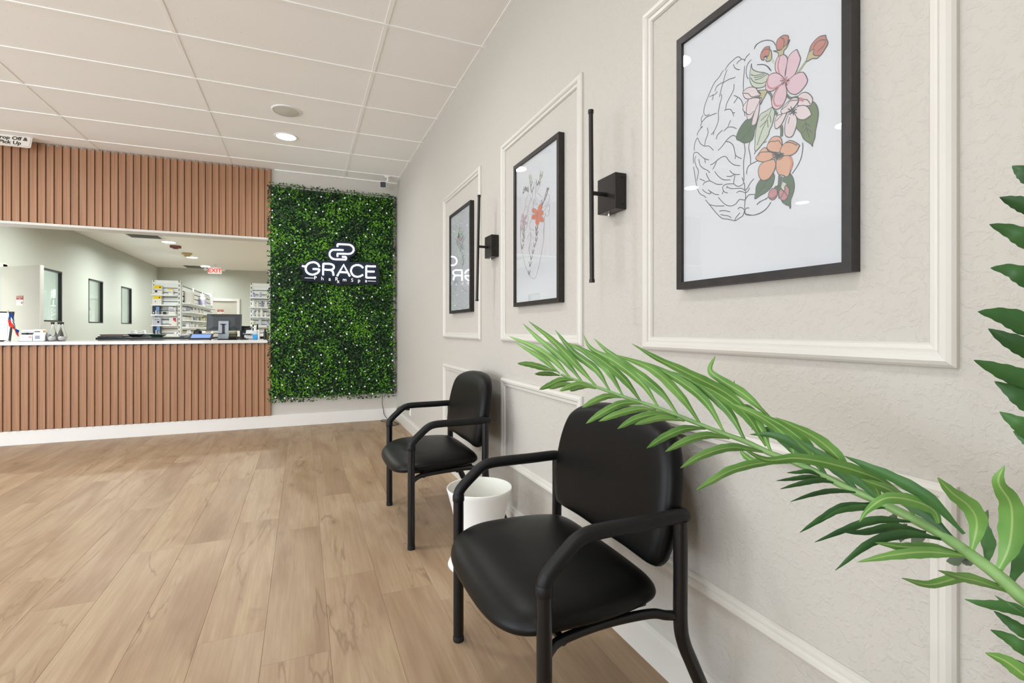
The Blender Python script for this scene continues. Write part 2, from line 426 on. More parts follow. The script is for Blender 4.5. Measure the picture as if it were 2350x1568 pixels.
def link(name, me, parent=None):
    o = bpy.data.objects.new(name, me); COL.objects.link(o)
    if parent: o.parent = parent
    return o
def thing(name, label, cat, loc=(0, 0, 0), group=None):
    o = bpy.data.objects.new(name, None); COL.objects.link(o); o.location = loc; o.empty_display_size = 0.05
    return tag(o, label, cat, group)
def tag(o, label, cat=None, group=None):
    o['label'] = label
    if cat: o['category'] = cat
    if group: o['group'] = group
    return o
def struct(o, label=None):
    o['kind'] = 'structure'
    if label: o['label'] = label
    return o
def copy_tree(o, parent=None):
    c = o.copy(); COL.objects.link(c); c.parent = parent
    for ch in o.children: copy_tree(ch, c)
    return c
def crom(P, n=6):
    P = [Vector(p) for p in P]
    if len(P) < 3: return P
    Q = [P[0] * 2 - P[1]] + P + [P[-1] * 2 - P[-2]]; out = []
    for i in range(1, len(Q) - 2):
        for k in range(n):
            t = k / n; a, b, c, d = Q[i - 1], Q[i], Q[i + 1], Q[i + 2]
            out.append(0.5 * ((2 * b) + (c - a) * t + (2 * a - 5 * b + 4 * c - d) * t * t + (3 * b - a - 3 * c + d) * t ** 3))
    out.append(P[-1]); return out
def text_mesh(txt, size, bold=0.0, align='CENTER'):
    cu = bpy.data.curves.new('t', 'FONT'); cu.body = txt; cu.size = size; cu.align_x = align; cu.align_y = 'BOTTOM_BASELINE'; cu.offset = bold; cu.resolution_u = 3
    ob = bpy.data.objects.new('t', cu); COL.objects.link(ob)
    bpy.context.view_layer.update()
    me = bpy.data.meshes.new_from_object(ob.evaluated_get(bpy.context.evaluated_depsgraph_get()))
    vs = [v.co.copy() for v in me.vertices]; fs = [tuple(p.vertices) for p in me.polygons]
    bpy.data.objects.remove(ob); bpy.data.curves.remove(cu); bpy.data.meshes.remove(me)
    return vs, fs
def put_text(mb, txt, size, org, ax, ay, mi=0, bold=0.0, align='CENTER', sx=1.0):
    vs, fs = text_mesh(txt, size, bold, align)
    org, ax, ay = Vector(org), Vector(ax), Vector(ay)
    mb.add([org + ax * (v.x * sx) + ay * v.y for v in vs], fs, mi)

# ================================================================== THE SETTING
# floor slab with its boards
fl = struct(MB().box((XL, YF, -0.06), (XW + 0.1, YB + 0.2, -0.012)).build('floor', 'subfloor'), 'pale oak plank floor of the waiting room')
PW, PL, GAP = 0.2235, 1.22, 0.0006
pm = MB().bbox((-PW / 2 + GAP / 2, -PL / 2 + GAP / 2, -0.012), (PW / 2 - GAP / 2, PL / 2 - GAP / 2, 0), 0.0005, seg=1).mesh('plank', 'oak_plank')
JO = {0: 2.435, -1: 1.89, -2: 2.113, -4: 3.09, 1: 3.42}
for k in range(-30, 5):
    x0 = 0.092 + PW * k; x1 = x0 + PW
    if x1 < XL + 0.02: continue
    xa, xb = max(x0, XL), min(x1, XW)
    if xb - xa < 0.02: continue
    j = JO.get(k, random.Random(k * 17 + 3).uniform(0, PL))
    y = j - PL * 10
    while y < YB + 0.02:
        ya, yb = max(y, YF), min(y + PL, YB + 0.02); y += PL
        if yb - ya < 0.03: continue
        o = link('plank', pm, fl)
        o.location = ((xa + xb) / 2, (ya + yb) / 2, 0); o.scale = ((xb - xa) / PW, (yb - ya) / PL, 1)
struct(MB().box((PXL - 0.2, Y2 - 0.1, -0.08), (PXR, PYB, -0.012)).build('floor_pharmacy', 'oak_plank'))

# ceiling with boards and grid bars
ce = struct(MB().box((XL, YF, ZC + 0.012), (XW + 0.1, Y2, ZC + 0.08)).build('ceiling', 'ceiling_paint'), 'suspended ceiling of off white boards in a white grid')
TX, TY = 1.2192, 0.6096
tm = MB().bbox((-TX / 2, -TY / 2, 0), (TX / 2, TY / 2, 0.012), 0.003, seg=1).mesh('ceiling_tile', 'ceiling_board')
xl = [0.474 - TX * k for k in range(0, 7)]
xs = sorted([XW] + [x for x in xl if x > XL] + [XL])
ys = [YF] + [y for y in [3.115 + TY * k for k in range(-9, 8)] if YF + 0.05 < y < YB - 0.02] + [YB]
for i in range(len(xs) - 1):
    for j in range(len(ys) - 1):
        o = link('ceiling_tile', tm, ce)
        w, d = xs[i + 1] - xs[i] - 0.012, ys[j + 1] - ys[j] - 0.012
        o.location = ((xs[i] + xs[i + 1]) / 2, (ys[j] + ys[j + 1]) / 2, ZC + 0.0005); o.scale = (w / TX, d / TY, 1)
for y in ys[1:-1]:
    MB().box((XL, y - 0.012, ZC - 0.006), (XW, y + 0.012, ZC + 0.012)).build('grid_bar', 'grid_white', ce)
for x in xs[1:-1]:
    MB().box((x - 0.012, YF, ZC - 0.003), (x + 0.012, YB, ZC + 0.012)).build('grid_bar', 'grid_white', ce)
MB().box((XW - 0.022, YF, ZC - 0.003), (XW, YB, ZC + 0.010)).build('grid_edge', 'grid_white', ce)
MB().box((-0.30, YB - 0.022, ZC - 0.012), (XW, YB, ZC + 0.010)).build('grid_edge', 'grid_white', ce)
struct(MB().box((PXL - 2.4, Y2, ZC), (PXR, PYB + 0.1, ZC + 0.08)).build('ceiling_pharmacy', 'ceiling_paint'))

def holed(mb, axis, c0, c1, a0, a1, z0, z1, holes, mi=0):
    # wall slab between c0..c1 on 'axis', spanning a0..a1 along the other axis, with rectangular holes (a,b,za,zb)
    As = sorted({a0, a1} | {h[0] for h in holes} | {h[1] for h in holes}); Zs = sorted({z0, z1} | {h[2] for h in holes} | {h[3] for h in holes})
    for i in range(len(As) - 1):
        for k in range(len(Zs) - 1):
            am, zm = (As[i] + As[i + 1]) / 2, (Zs[k] + Zs[k + 1]) / 2
            if any(h[0] < am < h[1] and h[2] < zm < h[3] for h in holes): continue
            if axis == 'x': mb.box((c0, As[i], Zs[k]), (c1, As[i + 1], Zs[k + 1]), mi)
            else: mb.box((As[i], c0, Zs[k]), (As[i + 1], c1, Zs[k + 1]), mi)
    return mb
struct(MB().box((XW, YF - 0.15, -0.01), (XW + 0.12, Y2, ZC + 0.05)).build('wall_right', 'wall_paint'))
struct(holed(MB(), 'x', XL - 0.12, XL, YF - 0.15, Y2, -0.01, ZC + 0.05, [(a, b, WB, WT) for a, b in ADDED_LWINS]).build('wall_left', 'wall_paint_smooth'))
struct(holed(MB(), 'y', YF - 0.15, YF, XL - 0.12, XW + 0.12, -0.01, ZC + 0.05, [(a, b, WB, WT) for a, b in WINS]).build('wall_front', 'wall_paint_smooth'))
OX0, OX1 = -4.0, -0.36
struct(holed(MB(), 'y', YB, Y2, XL, XW, -0.01, ZC + 0.05, [(OX0, OX1, 0.985, 2.213)]).build('wall_back', 'wall_paint_smooth'))
for i, (a, b) in enumerate(WINS):
    mbw = MB()
    for x in (a, (a + b) / 2, b): mbw.box((x - 0.025, YF - 0.11, WB), (x + 0.025, YF - 0.05, WT))
    for z in (WB, WT): mbw.box((a, YF - 0.11, z - 0.025), (b, YF - 0.05, z + 0.025))
    struct(mbw.build('window_%d' % (i + 4), 'frame_black'))
for i, (a, b) in enumerate(ADDED_LWINS):  # frames of the added left-wall openings
    mbw = MB()
    for y in (a, (a + b) / 2, b): mbw.box((XL - 0.09, y - 0.025, WB), (XL - 0.03, y + 0.025, WT))
    for z in (WB, WT): mbw.box((XL - 0.09, a, z - 0.025), (XL - 0.03, b, z + 0.025))
    struct(mbw.build('window_%d' % (i + 6), 'frame_black'))

# baseboards and counter trim
struct(MB().bbox((OX0, YB - 0.018, 0), (XW - 0.002, YB + 0.002, 0.142), 0.003).build('baseboard_back', 'base_white'))
bb = MB(); prof = [(0, 0), (-0.016, 0), (-0.016, 0.105), (-0.012, 0.115), (-0.010, 0.128), (0, 0.134)]
P3 = [Vector((XW + a, YF, z)) for a, z in prof]
bb.prism(P3, (0, YB - YF - 0.019, 0))
struct(bb.build('baseboard_right', 'trim_white', fix=True))
struct(MB().bbox((OX0, YB - 0.034, 2.188), (OX1 + 0.01, Y2 + 0.02, 2.2128), 0.002).build('trim_1', 'trim_white'), 'white trim along the underside of the slatted header')

# picture-panel mouldings on the right wall: mitred stepped profile swept round a rectangle
MPROF = [(0.0, 0.0), (0.0, 0.010), (0.005, 0.016), (0.012, 0.020), (0.022, 0.019), (0.028, 0.014), (0.030, 0.010), (0.034, 0.011), (0.042, 0.010), (0.046, 0.004), (0.046, 0.0)]
def moulding(idx, y0, y1, z0, z1, label):
    mb = MB(); n = len(MPROF); vs = []
    for (sy, sz, oy, oz) in ((1, 1, y0, z0), (-1, 1, y1, z0), (-1, -1, y1, z1), (1, -1, y0, z1)):
        for (a, h) in MPROF: vs.append((XW - h, oy + sy * a, oz + sz * a))
    fs = []
    for c in range(4):
        d = (c + 1) % 4
        for i in range(n - 1): fs.append((c * n + i, d * n + i, d * n + i + 1, c * n + i + 1))
    mb.add(vs, fs)
    return struct(mb.build('trim_%d' % idx, 'trim_white', fix=True), label)
PAN = [(3.165, 4.110), (1.846, 2.780), (0.522, 1.432)]
for i, (a, b) in enumerate(PAN):
    w = ('farthest', 'middle', 'nearest')[i]
    moulding(2 + i, a, b, 1.076, 2.250, 'white panel moulding round the %s framed print' % w)
    moulding(5 + i, a, b, 0.354, 0.858, 'low white panel moulding under the %s framed print' % w)

# ------------------------------------------------------------------ slatted cladding above and below the counter
PITCH = 0.0658; RX = -0.340
def slat_panel(name, label, z0, z1):
    root = thing(name, label, 'wall panel', (RX, YB, z0))
    n = 55
    MB().box((RX - n * PITCH, YB - 0.010, z0 + 0.006), (RX - 0.002, YB - 0.001, z1 - 0.016)).build('backing_board', 'slat_backing', root)
    me = MB().bbox((-0.0155, 0, 0), (0.0155, 0.0205, z1 - z0), 0.0022, seg=1).mesh('slat', 'brown_slat')
    for k in range(n):
        o = link('slat', me, root); o.location = (-0.0165 - k * PITCH, -0.0300, 0)
        # lower step of the fluted profile between ribs
    me2 = MB().bbox((-0.0132, 0, 0.005), (0.0172, 0.0085, z1 - z0 - 0.014), 0.0006, seg=1).mesh('flute', 'brown_slat')
    for k in range(n):
        o = link('flute', me2, root); o.location = (-0.0165 - k * PITCH - PITCH / 2, -0.0185, 0)
    return root
slat_panel('slatted_header_panel', 'brown wood slat cladding above the counter opening', 2.2135, ZC - 0.008)
slat_panel('slatted_counter_front', 'brown wood slat cladding on the front of the counter', 0.1425, 0.988)

# ------------------------------------------------------------------ counter top
ct = MB().bbox((OX0 + 0.005, 6.395, 0.989), (OX1 - 0.006, 7.28, 1.025), 0.004).build('quartz_worktop', 'quartz')
tag(ct, 'long white quartz counter top over the slatted counter front', 'countertop')

# ================================================================== CHAIRS
def cushion(mb, fn, nu=40, nv=20, mi=0):
    vs = []; fs = []
    for i in range(nv + 1):
        for j in range(nu):
            vs.append(fn(2 * math.pi * j / nu, -math.pi / 2 + math.pi * i / nv))
    for i in range(nv):
        for j in range(nu):
            fs.append((i * nu + j, i * nu + (j + 1) % nu, (i + 1) * nu + (j + 1) % nu, (i + 1) * nu + j))
    mb.add(vs, fs, mi, True)
def spow(x, e): return math.copysign(abs(x) ** e, x)
def make_chair(label):
    R = thing('guest_armchair', label, 'chair', (0, 0, 0), 'black guest armchairs along the wall')
    HW = 0.353
    for s in (1, -1):
        lg = MB(); lg.tube([(-0.205, s * HW, 0.012), (-0.205, s * HW, 0.535)], 0.019, 18)
        o = lg.build('leg', 'frame_black', R)
        MB().lathe([(0.0, 0), (0.019, 0), (0.020, 0.004), (0.020, 0.018), (0.0185, 0.020)], (-0.205, s * HW, 0), 18).build('foot_glide', 'rubber', o)
        rl = MB(); rl.tube(crom([(0.205, s * HW, 0.632), (0.205, s * HW, 0.50), (0.205, s * HW, 0.36), (0.216, s * HW, 0.30), (0.245, s * HW, 0.235), (0.295, s * HW, 0.13), (0.348, s * HW, 0.012)], 6), 0.019, 18)
        o = rl.build('leg', 'frame_black', R)
        MB().lathe([(0.0, 0), (0.019, 0), (0.020, 0.004), (0.020, 0.018), (0.0185, 0.020)], (0.350, s * HW, 0), 18).build('foot_glide', 'rubber', o)
        am = MB()
        path = crom([(-0.205, s * HW, 0.520), (-0.203, s * HW, 0.545), (-0.188, s * HW, 0.567), (-0.150, s * HW, 0.602), (-0.118, s * HW, 0.628), (-0.085, s * HW, 0.640), (-0.03, s * HW, 0.643), (0.10, s * HW, 0.643), (0.185, s * HW, 0.644), (0.212, s * (HW - 0.003), 0.640), (0.226, s * (HW - 0.014), 0.637), (0.226, s * (HW - 0.04), 0.635), (0.214, s * (HW - 0.06), 0.632)], 5)
        am.tube(path, 0.0195, 16)
        o = am.build('armrest', 'arm_black', R)
        MB().lathe([(0.0195, 0.0), (0.0215, 0.003), (0.0215, 0.022), (0.0195, 0.027)], (-0.205, s * HW, 0.513), 18).build('collar', 'arm_black', o)
        rr = MB(); rr.tube(crom([(0.205, s * (HW - 0.005), 0.372), (0.165, s * (HW - 0.012), 0.378), (0.125, s * (HW - 0.03), 0.381), (0.0, s * (HW - 0.05), 0.374), (-0.13, s * (HW - 0.045), 0.366), (-0.175, s * (HW - 0.03), 0.356), (-0.205, s * (HW - 0.008), 0.335)], 5), 0.0125, 12)
        rr.build('seat_rail', 'frame_black', R)
    MB().tube([(-0.13, -HW + 0.04, 0.362), (-0.13, HW - 0.04, 0.362)], 0.011, 10).build('cross_bar', 'frame_black', R)
    MB().tube([(0.06, -HW + 0.055, 0.366), (0.06, HW - 0.055, 0.366)], 0.011, 10).build('cross_bar', 'frame_black', R)
    # cushions are lofted from their outline: rings shrink to the centre while the two faces bulge apart
    def loft(name, outline, centre, face, nr=12):
        O_ = [p for p in crom([Vector((a, b, 0)) for a, b in outline] + [Vector((outline[0][0], outline[0][1], 0))], 4)][:-1]
        n = len(O_); mb = MB(); vs = []; fs = []
        ss = [math.sin(math.pi / 2 * k / nr) for k in range(nr, 0, -1)]
        for side in (1, -1):
            base = len(vs)
            for s_ in ss:
                for p in O_:
                    a, b = centre[0] + (p.x - centre[0]) * s_, centre[1] + (p.y - centre[1]) * s_
                    vs.append(face(a, b, s_, side))
            vs.append(face(centre[0], centre[1], 0.0, side)); c_ = len(vs) - 1
            for r in range(nr - 1):
                for j in range(n):
                    f = (base + r * n + j, base + r * n + (j + 1) % n, base + (r + 1) * n + (j + 1) % n, base + (r + 1) * n + j)
                    fs.append(f if side > 0 else f[::-1])
            for j in range(n):
                f = (base + (nr - 1) * n + j, base + (nr - 1) * n + (j + 1) % n, c_); fs.append(f if side > 0 else f[::-1])
        mb.add(vs, fs, 0, True)
        o = mb.build(name, 'vinyl_black', R)
        bm = bmesh.new(); bm.from_mesh(o.data); bmesh.ops.remove_doubles(bm, verts=bm.verts[:], dist=1e-5); bmesh.ops.recalc_face_normals(bm, faces=bm.faces[:]); bm.to_mesh(o.data); bm.free()
        return o
    half = [(-0.290, 0.0), (-0.288, 0.11), (-0.277, 0.20), (-0.250, 0.272), (-0.205, 0.315), (-0.14, 0.333), (-0.04, 0.338), (0.06, 0.330), (0.13, 0.315), (0.175, 0.290), (0.198, 0.235), (0.205, 0.12), (0.206, 0.0)]
    so = half + [(a, -b) for a, b in half[-2:0:-1]]
    def sface(a, b, s_, side):
        e = max(0.0, 1 - s_ ** 5) ** 0.5
        drop = 0.034 * max(0, (-a - 0.10) / 0.19) ** 2.0
        up = 0.045 * e + 0.010 * (1 - s_ * s_); dn = 0.040 * e
        return (a, b, 0.413 - drop + (up if side > 0 else -dn))
    loft('seat', so, (-0.035, 0.0), sface)
    MB().bbox((-0.20, -0.27, 0.366), (0.16, 0.27, 0.384), 0.006).build('seat_base', 'plastic_black', R)
    hb = [(0.0, 0.886), (0.13, 0.880), (0.215, 0.864), (0.272, 0.838), (0.303, 0.798), (0.324, 0.735), (0.332, 0.66), (0.328, 0.59), (0.317, 0.53), (0.300, 0.492), (0.268, 0.477), (0.14, 0.474), (0.0, 0.470)]
    bo = hb + [(-a, b) for a, b in hb[-2:0:-1]]
    def bface(y, z, s_, side):
        e = max(0.0, 1 - s_ ** 16) ** 0.5
        xc = 0.236 + 0.165 * (z - 0.65) - 0.20 * y * y + 0.018 * max(0.0, (z - 0.80) / 0.086) ** 2
        return (xc + (-0.042 - 0.005 * (1 - s_ * s_) if side > 0 else 0.034) * e, y, z)
    loft('backrest', bo, (0.0, 0.67), bface)
    for s in (1, -1):
        MB().tube([(0.205, s * HW, 0.615), (0.205, s * (HW - 0.08), 0.615)], 0.010, 10).build('back_bracket', 'frame_black', R)
    return R
c1 = make_chair('black vinyl armchair in front, partly behind the palm frond')
c1.location = (0.735, 1.413, 0)
c2 = copy_tree(c1); c2['label'] = 'black vinyl armchair farther back, nearest the green leaf wall'
c2.location = (0.728, 2.948, 0)

# ------------------------------------------------------------------ white pot between the chairs
pr = thing('waste_bin', 'white round plastic bin with open top between the two armchairs', 'bin', (0.80, 2.31, 0))
MB().lathe([(0.0, 0.0), (0.150, 0.0), (0.154, 0.006), (0.150, 0.016), (0.118, 0.030), (0.102, 0.06), (0.104, 0.12), (0.118, 0.20), (0.138, 0.29), (0.155, 0.355), (0.160, 0.372), (0.158, 0.377), (0.154, 0.374)], (0.80, 2.31, 0), 48).build('body', 'bin_white', pr)
MB().lathe([(0.154, 0.374), (0.148, 0.34), (0.132, 0.27), (0.112, 0.18), (0.098, 0.10), (0.0, 0.095)], (0.80, 2.31, 0), 48).build('inner_wall', 'bin_inside', pr)

# ================================================================== RIGHT WALL: framed prints and sconces
FR_Z0, FR_Z1 = 1.272, 2.054
XPR = XW - 0.020      # plane of the printed sheets
def picture(label, y0, y1):
    R = thing('framed_print', label, 'picture', (XW, (y0 + y1) / 2, FR_Z0), 'framed botanical line drawings on the right wall')
    bw, xf = 0.0215, XW - 0.030
    mb = MB()
    prof = [(0, XW - 0.001), (0, xf), (bw, xf), (bw, XPR - 0.001), (bw, XW - 0.001)]
    n = len(prof); vs = []
    for (sy, sz, oy, oz) in ((1, 1, y0, FR_Z0), (-1, 1, y1, FR_Z0), (-1, -1, y1, FR_Z1), (1, -1, y0, FR_Z1)):
        for a, x in prof: vs.append((x, oy + sy * a, oz + sz * a))
    fs = []
    for c in range(4):
        d = (c + 1) % 4
        for i in range(n - 1): fs.append((c * n + i, d * n + i, d * n + i + 1, c * n + i + 1))
    mb.add(vs, fs); mb.build('frame_border', 'black_wood', R, fix=True)
    sheet = MB().box((XPR, y0 + 0.01, FR_Z0 + 0.01), (XPR + 0.004, y1 - 0.01, FR_Z1 - 0.01)).build('printed_sheet', 'paper_white', R)
    MB().box((XPR - 0.0058, y0 + bw - 0.002, FR_Z0 + bw - 0.002), (XPR - 0.0040, y1 - bw + 0.002, FR_Z1 - bw + 0.002)).build('glass_pane', 'picture_glass', R)
    return R, sheet
PIC = [(3.322, 3.862), (2.016, 2.548), (0.698, 1.238)]
pic1, sh1 = picture('black framed print nearest the leaf wall, mirroring the lit sign in its glass', *PIC[0])
pic2, sh2 = picture('black framed print of a heart outline with one coral flower', *PIC[1])
pic3, sh3 = picture('large black framed print of a brain outline filled with pink blossoms', *PIC[2])

def zoomer(x0, y0, sc):
    return lambda pts: [(x0 + a / sc, y0 + b / sc) for a, b in pts]
class Art:
    def __init__(s): s.mb = MB(); s.mats = []; s.k = 0
    def mi(s, m):
        if m not in s.mats: s.mats.append(m)
        return s.mats.index(m)
    def p3(s, pts): return [onX(u, v, XPR) for u, v in pts]
    def line(s, pts, w=0.0019, m='ink', n=5, closed=False):
        s.k += 1; x = XPR - 0.0006 - 0.000004 * s.k
        P = s.p3(pts)
        if closed: P = P + [P[0]]
        P = crom(P, n) if len(P) > 2 else P
        L = []; Rr = []
        for i in range(len(P)):
            t = P[min(i + 1, len(P) - 1)] - P[max(0, i - 1)]; t.x = 0
            if t.length < 1e-9: t = Vector((0, 1, 0))
            t.normalize(); nn = Vector((0, -t.z, t.y)) * (w / 2)
            L.append((x, P[i].y + nn.y, P[i].z + nn.z)); Rr.append((x, P[i].y - nn.y, P[i].z - nn.z))
        k = len(P); s.mb.add(L + Rr, [(i, i + 1, k + i + 1, k + i) for i in range(k - 1)], s.mi(m))
    def fill(s, pts, m, ink='ink', w=0.0019, n=5):
        s.k += 1; x = XPR - 0.0006 - 0.000004 * s.k
        P = s.p3(pts); Q = crom(P + [P[0]], n)[:-1]
        s.mb.add([(x, p.y, p.z) for p in Q], [tuple(range(len(Q)))], s.mi(m))
        if ink: s.line(pts, w, ink, n, True)
    def done(s, sheet, name='drawing'):
        return s.mb.build(name, s.mats, sheet)

# --- brain with blossoms (flat print, traced)
A = Art()
za = zoomer(1580, 60, 6.817); zb = zoomer(1580, 290, 6.817); zc = zoomer(1690, 70, 6.818); zd = zoomer(1690, 280, 7.127)
for L_ in [
    [(575, 690), (620, 610), (700, 530), (760, 485), (800, 485), (830, 515), (870, 520), (880, 545), (900, 490), (960, 428)],
    [(755, 595), (780, 555), (830, 522)], [(705, 598), (725, 650), (770, 678), (805, 682)],
    [(550, 690), (520, 730), (480, 800), (410, 880), (370, 960), (310, 1100), (260, 1230), (240, 1340), (260, 1390), (285, 1402), (330, 1378)],
    [(605, 682), (570, 780), (548, 870), (520, 960), (500, 1050), (484, 1110)], [(415, 1022), (440, 950), (500, 900), (560, 875), (640, 830), (700, 815), (735, 795)],
    [(330, 1108), (385, 1078), (410, 1072), (455, 1025)], [(388, 1080), (385, 1120), (370, 1158)],
    [(512, 1062), (520, 1120), (490, 1230), (470, 1350), (470, 1470), (440, 1568)],
    [(716, 908), (705, 1000), (650, 1110), (600, 1210), (585, 1290), (590, 1305)], [(560, 1320), (610, 1303), (660, 1305), (690, 1350), (710, 1412)], [(692, 1355), (730, 1358)],
    [(712, 1083), (770, 1110), (820, 1150), (848, 1210), (858, 1260)], [(770, 1118), (710, 1205)],
    [(228, 1390), (200, 1450), (208, 1510), (190, 1568)], [(208, 1505), (270, 1435), (340, 1400), (440, 1362)],
    [(880, 620), (868, 760), (860, 900), (862, 1030)], [(985, 525), (930, 590), (905, 680), (910, 770), (935, 828)],
    [(1030, 358), (1065, 295), (1130, 245), (1200, 224), (1260, 222)], [(1075, 604), (1160, 600), (1230, 628), (1280, 690)],
    [(870, 1310), (888, 1410)], [(660, 1475), (620, 1568)],
]: A.line(za(L_))
for L_ in [
    [(190, 20), (225, 0)], [(225, 0), (160, 75), (135, 143)], [(295, 20), (308, 110), (270, 210), (255, 300)], [(440, 0), (400, 80), (355, 132)], [(400, 85), (390, 138)],
    [(535, 58), (460, 130), (435, 205)], [(555, 75), (615, 18), (690, 12), (755, 38)],
    [(92, 380), (95, 290), (125, 205), (148, 188), (185, 265), (250, 308), (325, 312), (393, 378)],
    [(462, 380), (530, 310), (600, 215), (670, 155), (715, 145), (760, 172)], [(590, 238), (650, 250), (705, 310), (735, 440), (775, 480), (835, 508)], [(740, 450), (728, 512)],
    [(80, 580), (78, 470), (95, 415), (145, 412), (200, 465), (255, 505), (322, 527)], [(255, 510), (268, 575)],
    [(118, 465), (100, 530), (125, 630), (155, 690), (148, 770), (132, 855)], [(165, 512), (180, 600), (230, 655), (300, 690), (335, 728)],
    [(82, 635), (100, 760), (130, 930), (160, 1020), (200, 1070), (240, 1085), (280, 1118)],
    [(342, 606), (400, 575), (470, 515), (540, 475), (590, 480), (640, 545), (710, 600), (810, 618)], [(440, 550), (410, 620), (383, 675)],
    [(412, 705), (450, 760), (510, 815), (570, 838), (658, 838)], [(648, 692), (690, 735), (730, 752), (805, 755)], [(598, 783), (660, 783), (730, 755)],
    [(730, 770), (712, 850), (712, 895), (745, 928), (790, 938), (840, 915), (868, 880)], [(840, 800), (865, 870), (880, 920), (882, 1000)],
    [(280, 732), (305, 800), (340, 855)], [(180, 822), (260, 858)], [(225, 920), (255, 880), (330, 855), (400, 885), (455, 908), (535, 908)],
    [(220, 985), (260, 1025), (320, 1055), (352, 1040), (312, 990)], [(350, 1020), (410, 1060), (478, 1072)],
    [(712, 900), (600, 905), (545, 935), (540, 985), (570, 1030), (618, 1042)], [(550, 1010), (530, 1062)], [(592, 968), (610, 950), (600, 935)], [(610, 952), (680, 975), (830, 970), (880, 1000), (930, 960), (965, 890), (1025, 822)],
    [(752, 1040), (800, 1015), (850, 1025), (890, 1038), (930, 1015), (962, 962)], [(870, 250), (888, 380), (865, 560), (870, 850)], [(960, 240), (945, 340), (970, 470), (972, 585)],
    [(910, 748), (920, 670), (960, 605), (1090, 535)], [(1030, 438), (1080, 345), (1150, 270), (1227, 238)],
    [(268, 1150), (330, 1225), (440, 1360), (530, 1440), (600, 1450), (690, 1470), (740, 1475), (790, 1440), (850, 1400), (880, 1320)], [(330, 1225), (430, 1245), (562, 1245)],
    [(470, 1112), (540, 1190), (600, 1235), (670, 1245), (740, 1215), (800, 1145), (890, 1145), (890, 1000)], [(890, 1145), (945, 1075), (1000, 1068), (1050, 1066)], [(888, 1145), (880, 1290)],
    [(485, 1328), (560, 1318), (655, 1340)], [(502, 1380), (570, 1395), (630, 1405), (672, 1432)], [(772, 1298), (800, 1270), (840, 1275), (880, 1305), (910, 1280), (955, 1278)],
    [(728, 1470), (750, 1420), (808, 1355)], [(885, 1310), (885, 1360), (910, 1385), (1000, 1392), (1090, 1370), (1170, 1330), (1227, 1280)], [(1075, 1230), (1090, 1205), (1160, 1160), (1227, 1135)],
]: A.line(zb(L_))
for L_ in [[(280, 290), (310, 225), (400, 170), (490, 152), (570, 170), (600, 205), (615, 235)], [(325, 535), (430, 535), (500, 570), (548, 635)], [(1085, 340 + 1480), (1085, 340 + 1480)]][:2]: A.line(zc(L_))
A.line(zd([(1085, 340), (1088, 430), (1060, 590), (1000, 720), (915, 845)])); A.line(zd([(340, 1355), (380, 1310), (480, 1260), (530, 1220)])); A.line(zd([(140, 1440), (150, 1500), (200, 1515), (280, 1525), (400, 1490), (500, 1410), (568, 1312)]))
# stems
A.line(zc([(500, 960), (545, 1010), (560, 1090), (580, 1180)]), 0.006, 'print_stemg'); A.line(zc([(600, 1260), (640, 1320)]), 0.007, 'print_stemg'); A.line(zc([(790, 1010), (850, 1060), (960, 1040)]), 0.006, 'print_stemg')
A.line(zc([(540, 440), (580, 490), (615, 525)]), 0.006, 'print_sage'); A.line(zc([(900, 710), (1000, 610), (1090, 480)]), 0.0055, 'print_khaki')
A.line(zd([(735, 60), (745, 140), (740, 240)]), 0.0085, 'print_stemg'); A.line(zd([(705, 870), (700, 980), (690, 1060)]), 0.006, 'print_stemg'); A.line(zd([(740, 890), (700, 1080), (715, 1250)]), 0.008, 'print_stemg')
# leaves
A.fill(zc([(238, 520), (250, 600), (330, 645), (430, 660), (510, 700), (485, 800), (430, 880), (320, 900), (245, 860), (212, 770), (215, 680)]), 'print_sage')
for L_ in [[(228, 690), (300, 708), (430, 672)], [(280, 740), (380, 720), (450, 680)], [(290, 775), (380, 750), (480, 690)], [(225, 740), (270, 800), (330, 825), (400, 830), (475, 800)]]: A.line(zc(L_))
A.fill(zd([(250, -50), (330, 0), (300, 140), (270, 280), (200, 330), (120, 342), (60, 310), (5, 280), (10, 210), (60, 100), (130, 0), (180, -40)]), 'print_leafd')
for L_ in [[(60, 300), (130, 230), (230, 120), (270, 60)], [(120, 330), (125, 240)]]: A.line(zd(L_))
A.fill(zc([(560, 1200), (600, 1260), (590, 1360), (560, 1480), (520, 1568), (500, 1640), (420, 1760), (300, 1890), (295, 1740), (310, 1560), (370, 1330), (470, 1260)]), 'print_sage')
for L_ in [[(555, 1230), (480, 1400), (400, 1580), (330, 1800)], [(385, 1415), (490, 1310)], [(370, 1515), (480, 1405)], [(530, 1330), (545, 1445)], [(490, 1400), (500, 1520)]]: A.line(zc(L_))
A.fill(zc([(1210, 1115), (1260, 1180), (1285, 1280), (1275, 1400), (1240, 1568), (1230, 1680), (1200, 1760), (1195, 1815), (1170, 1780), (1060, 1700), (1010, 1600), (945, 1520), (950, 1400), (1100, 1250)]), 'print_leafm')
for L_ in [[(1080, 1410), (1110, 1560), (1150, 1680)], [(1040, 1520), (1085, 1455), (1160, 1505)], [(1040, 1600), (1105, 1540), (1190, 1600)]]: A.line(zc(L_))
A.fill(zd([(610, 840), (625, 900), (590, 1040), (500, 1140), (400, 1200), (305, 1258), (320, 1150), (330, 1050), (400, 940), (500, 880)]), 'print_leafd')
A.line(zd([(500, 960), (430, 1090), (350, 1180)])); A.line(zd([(380, 1100), (480, 1040)]))
A.fill(zd([(880, 840), (930, 920), (952, 1060), (920, 1200), (890, 1280), (888, 1415), (860, 1370), (820, 1360), (740, 1280), (760, 1100), (770, 920)]), 'print_leafd')
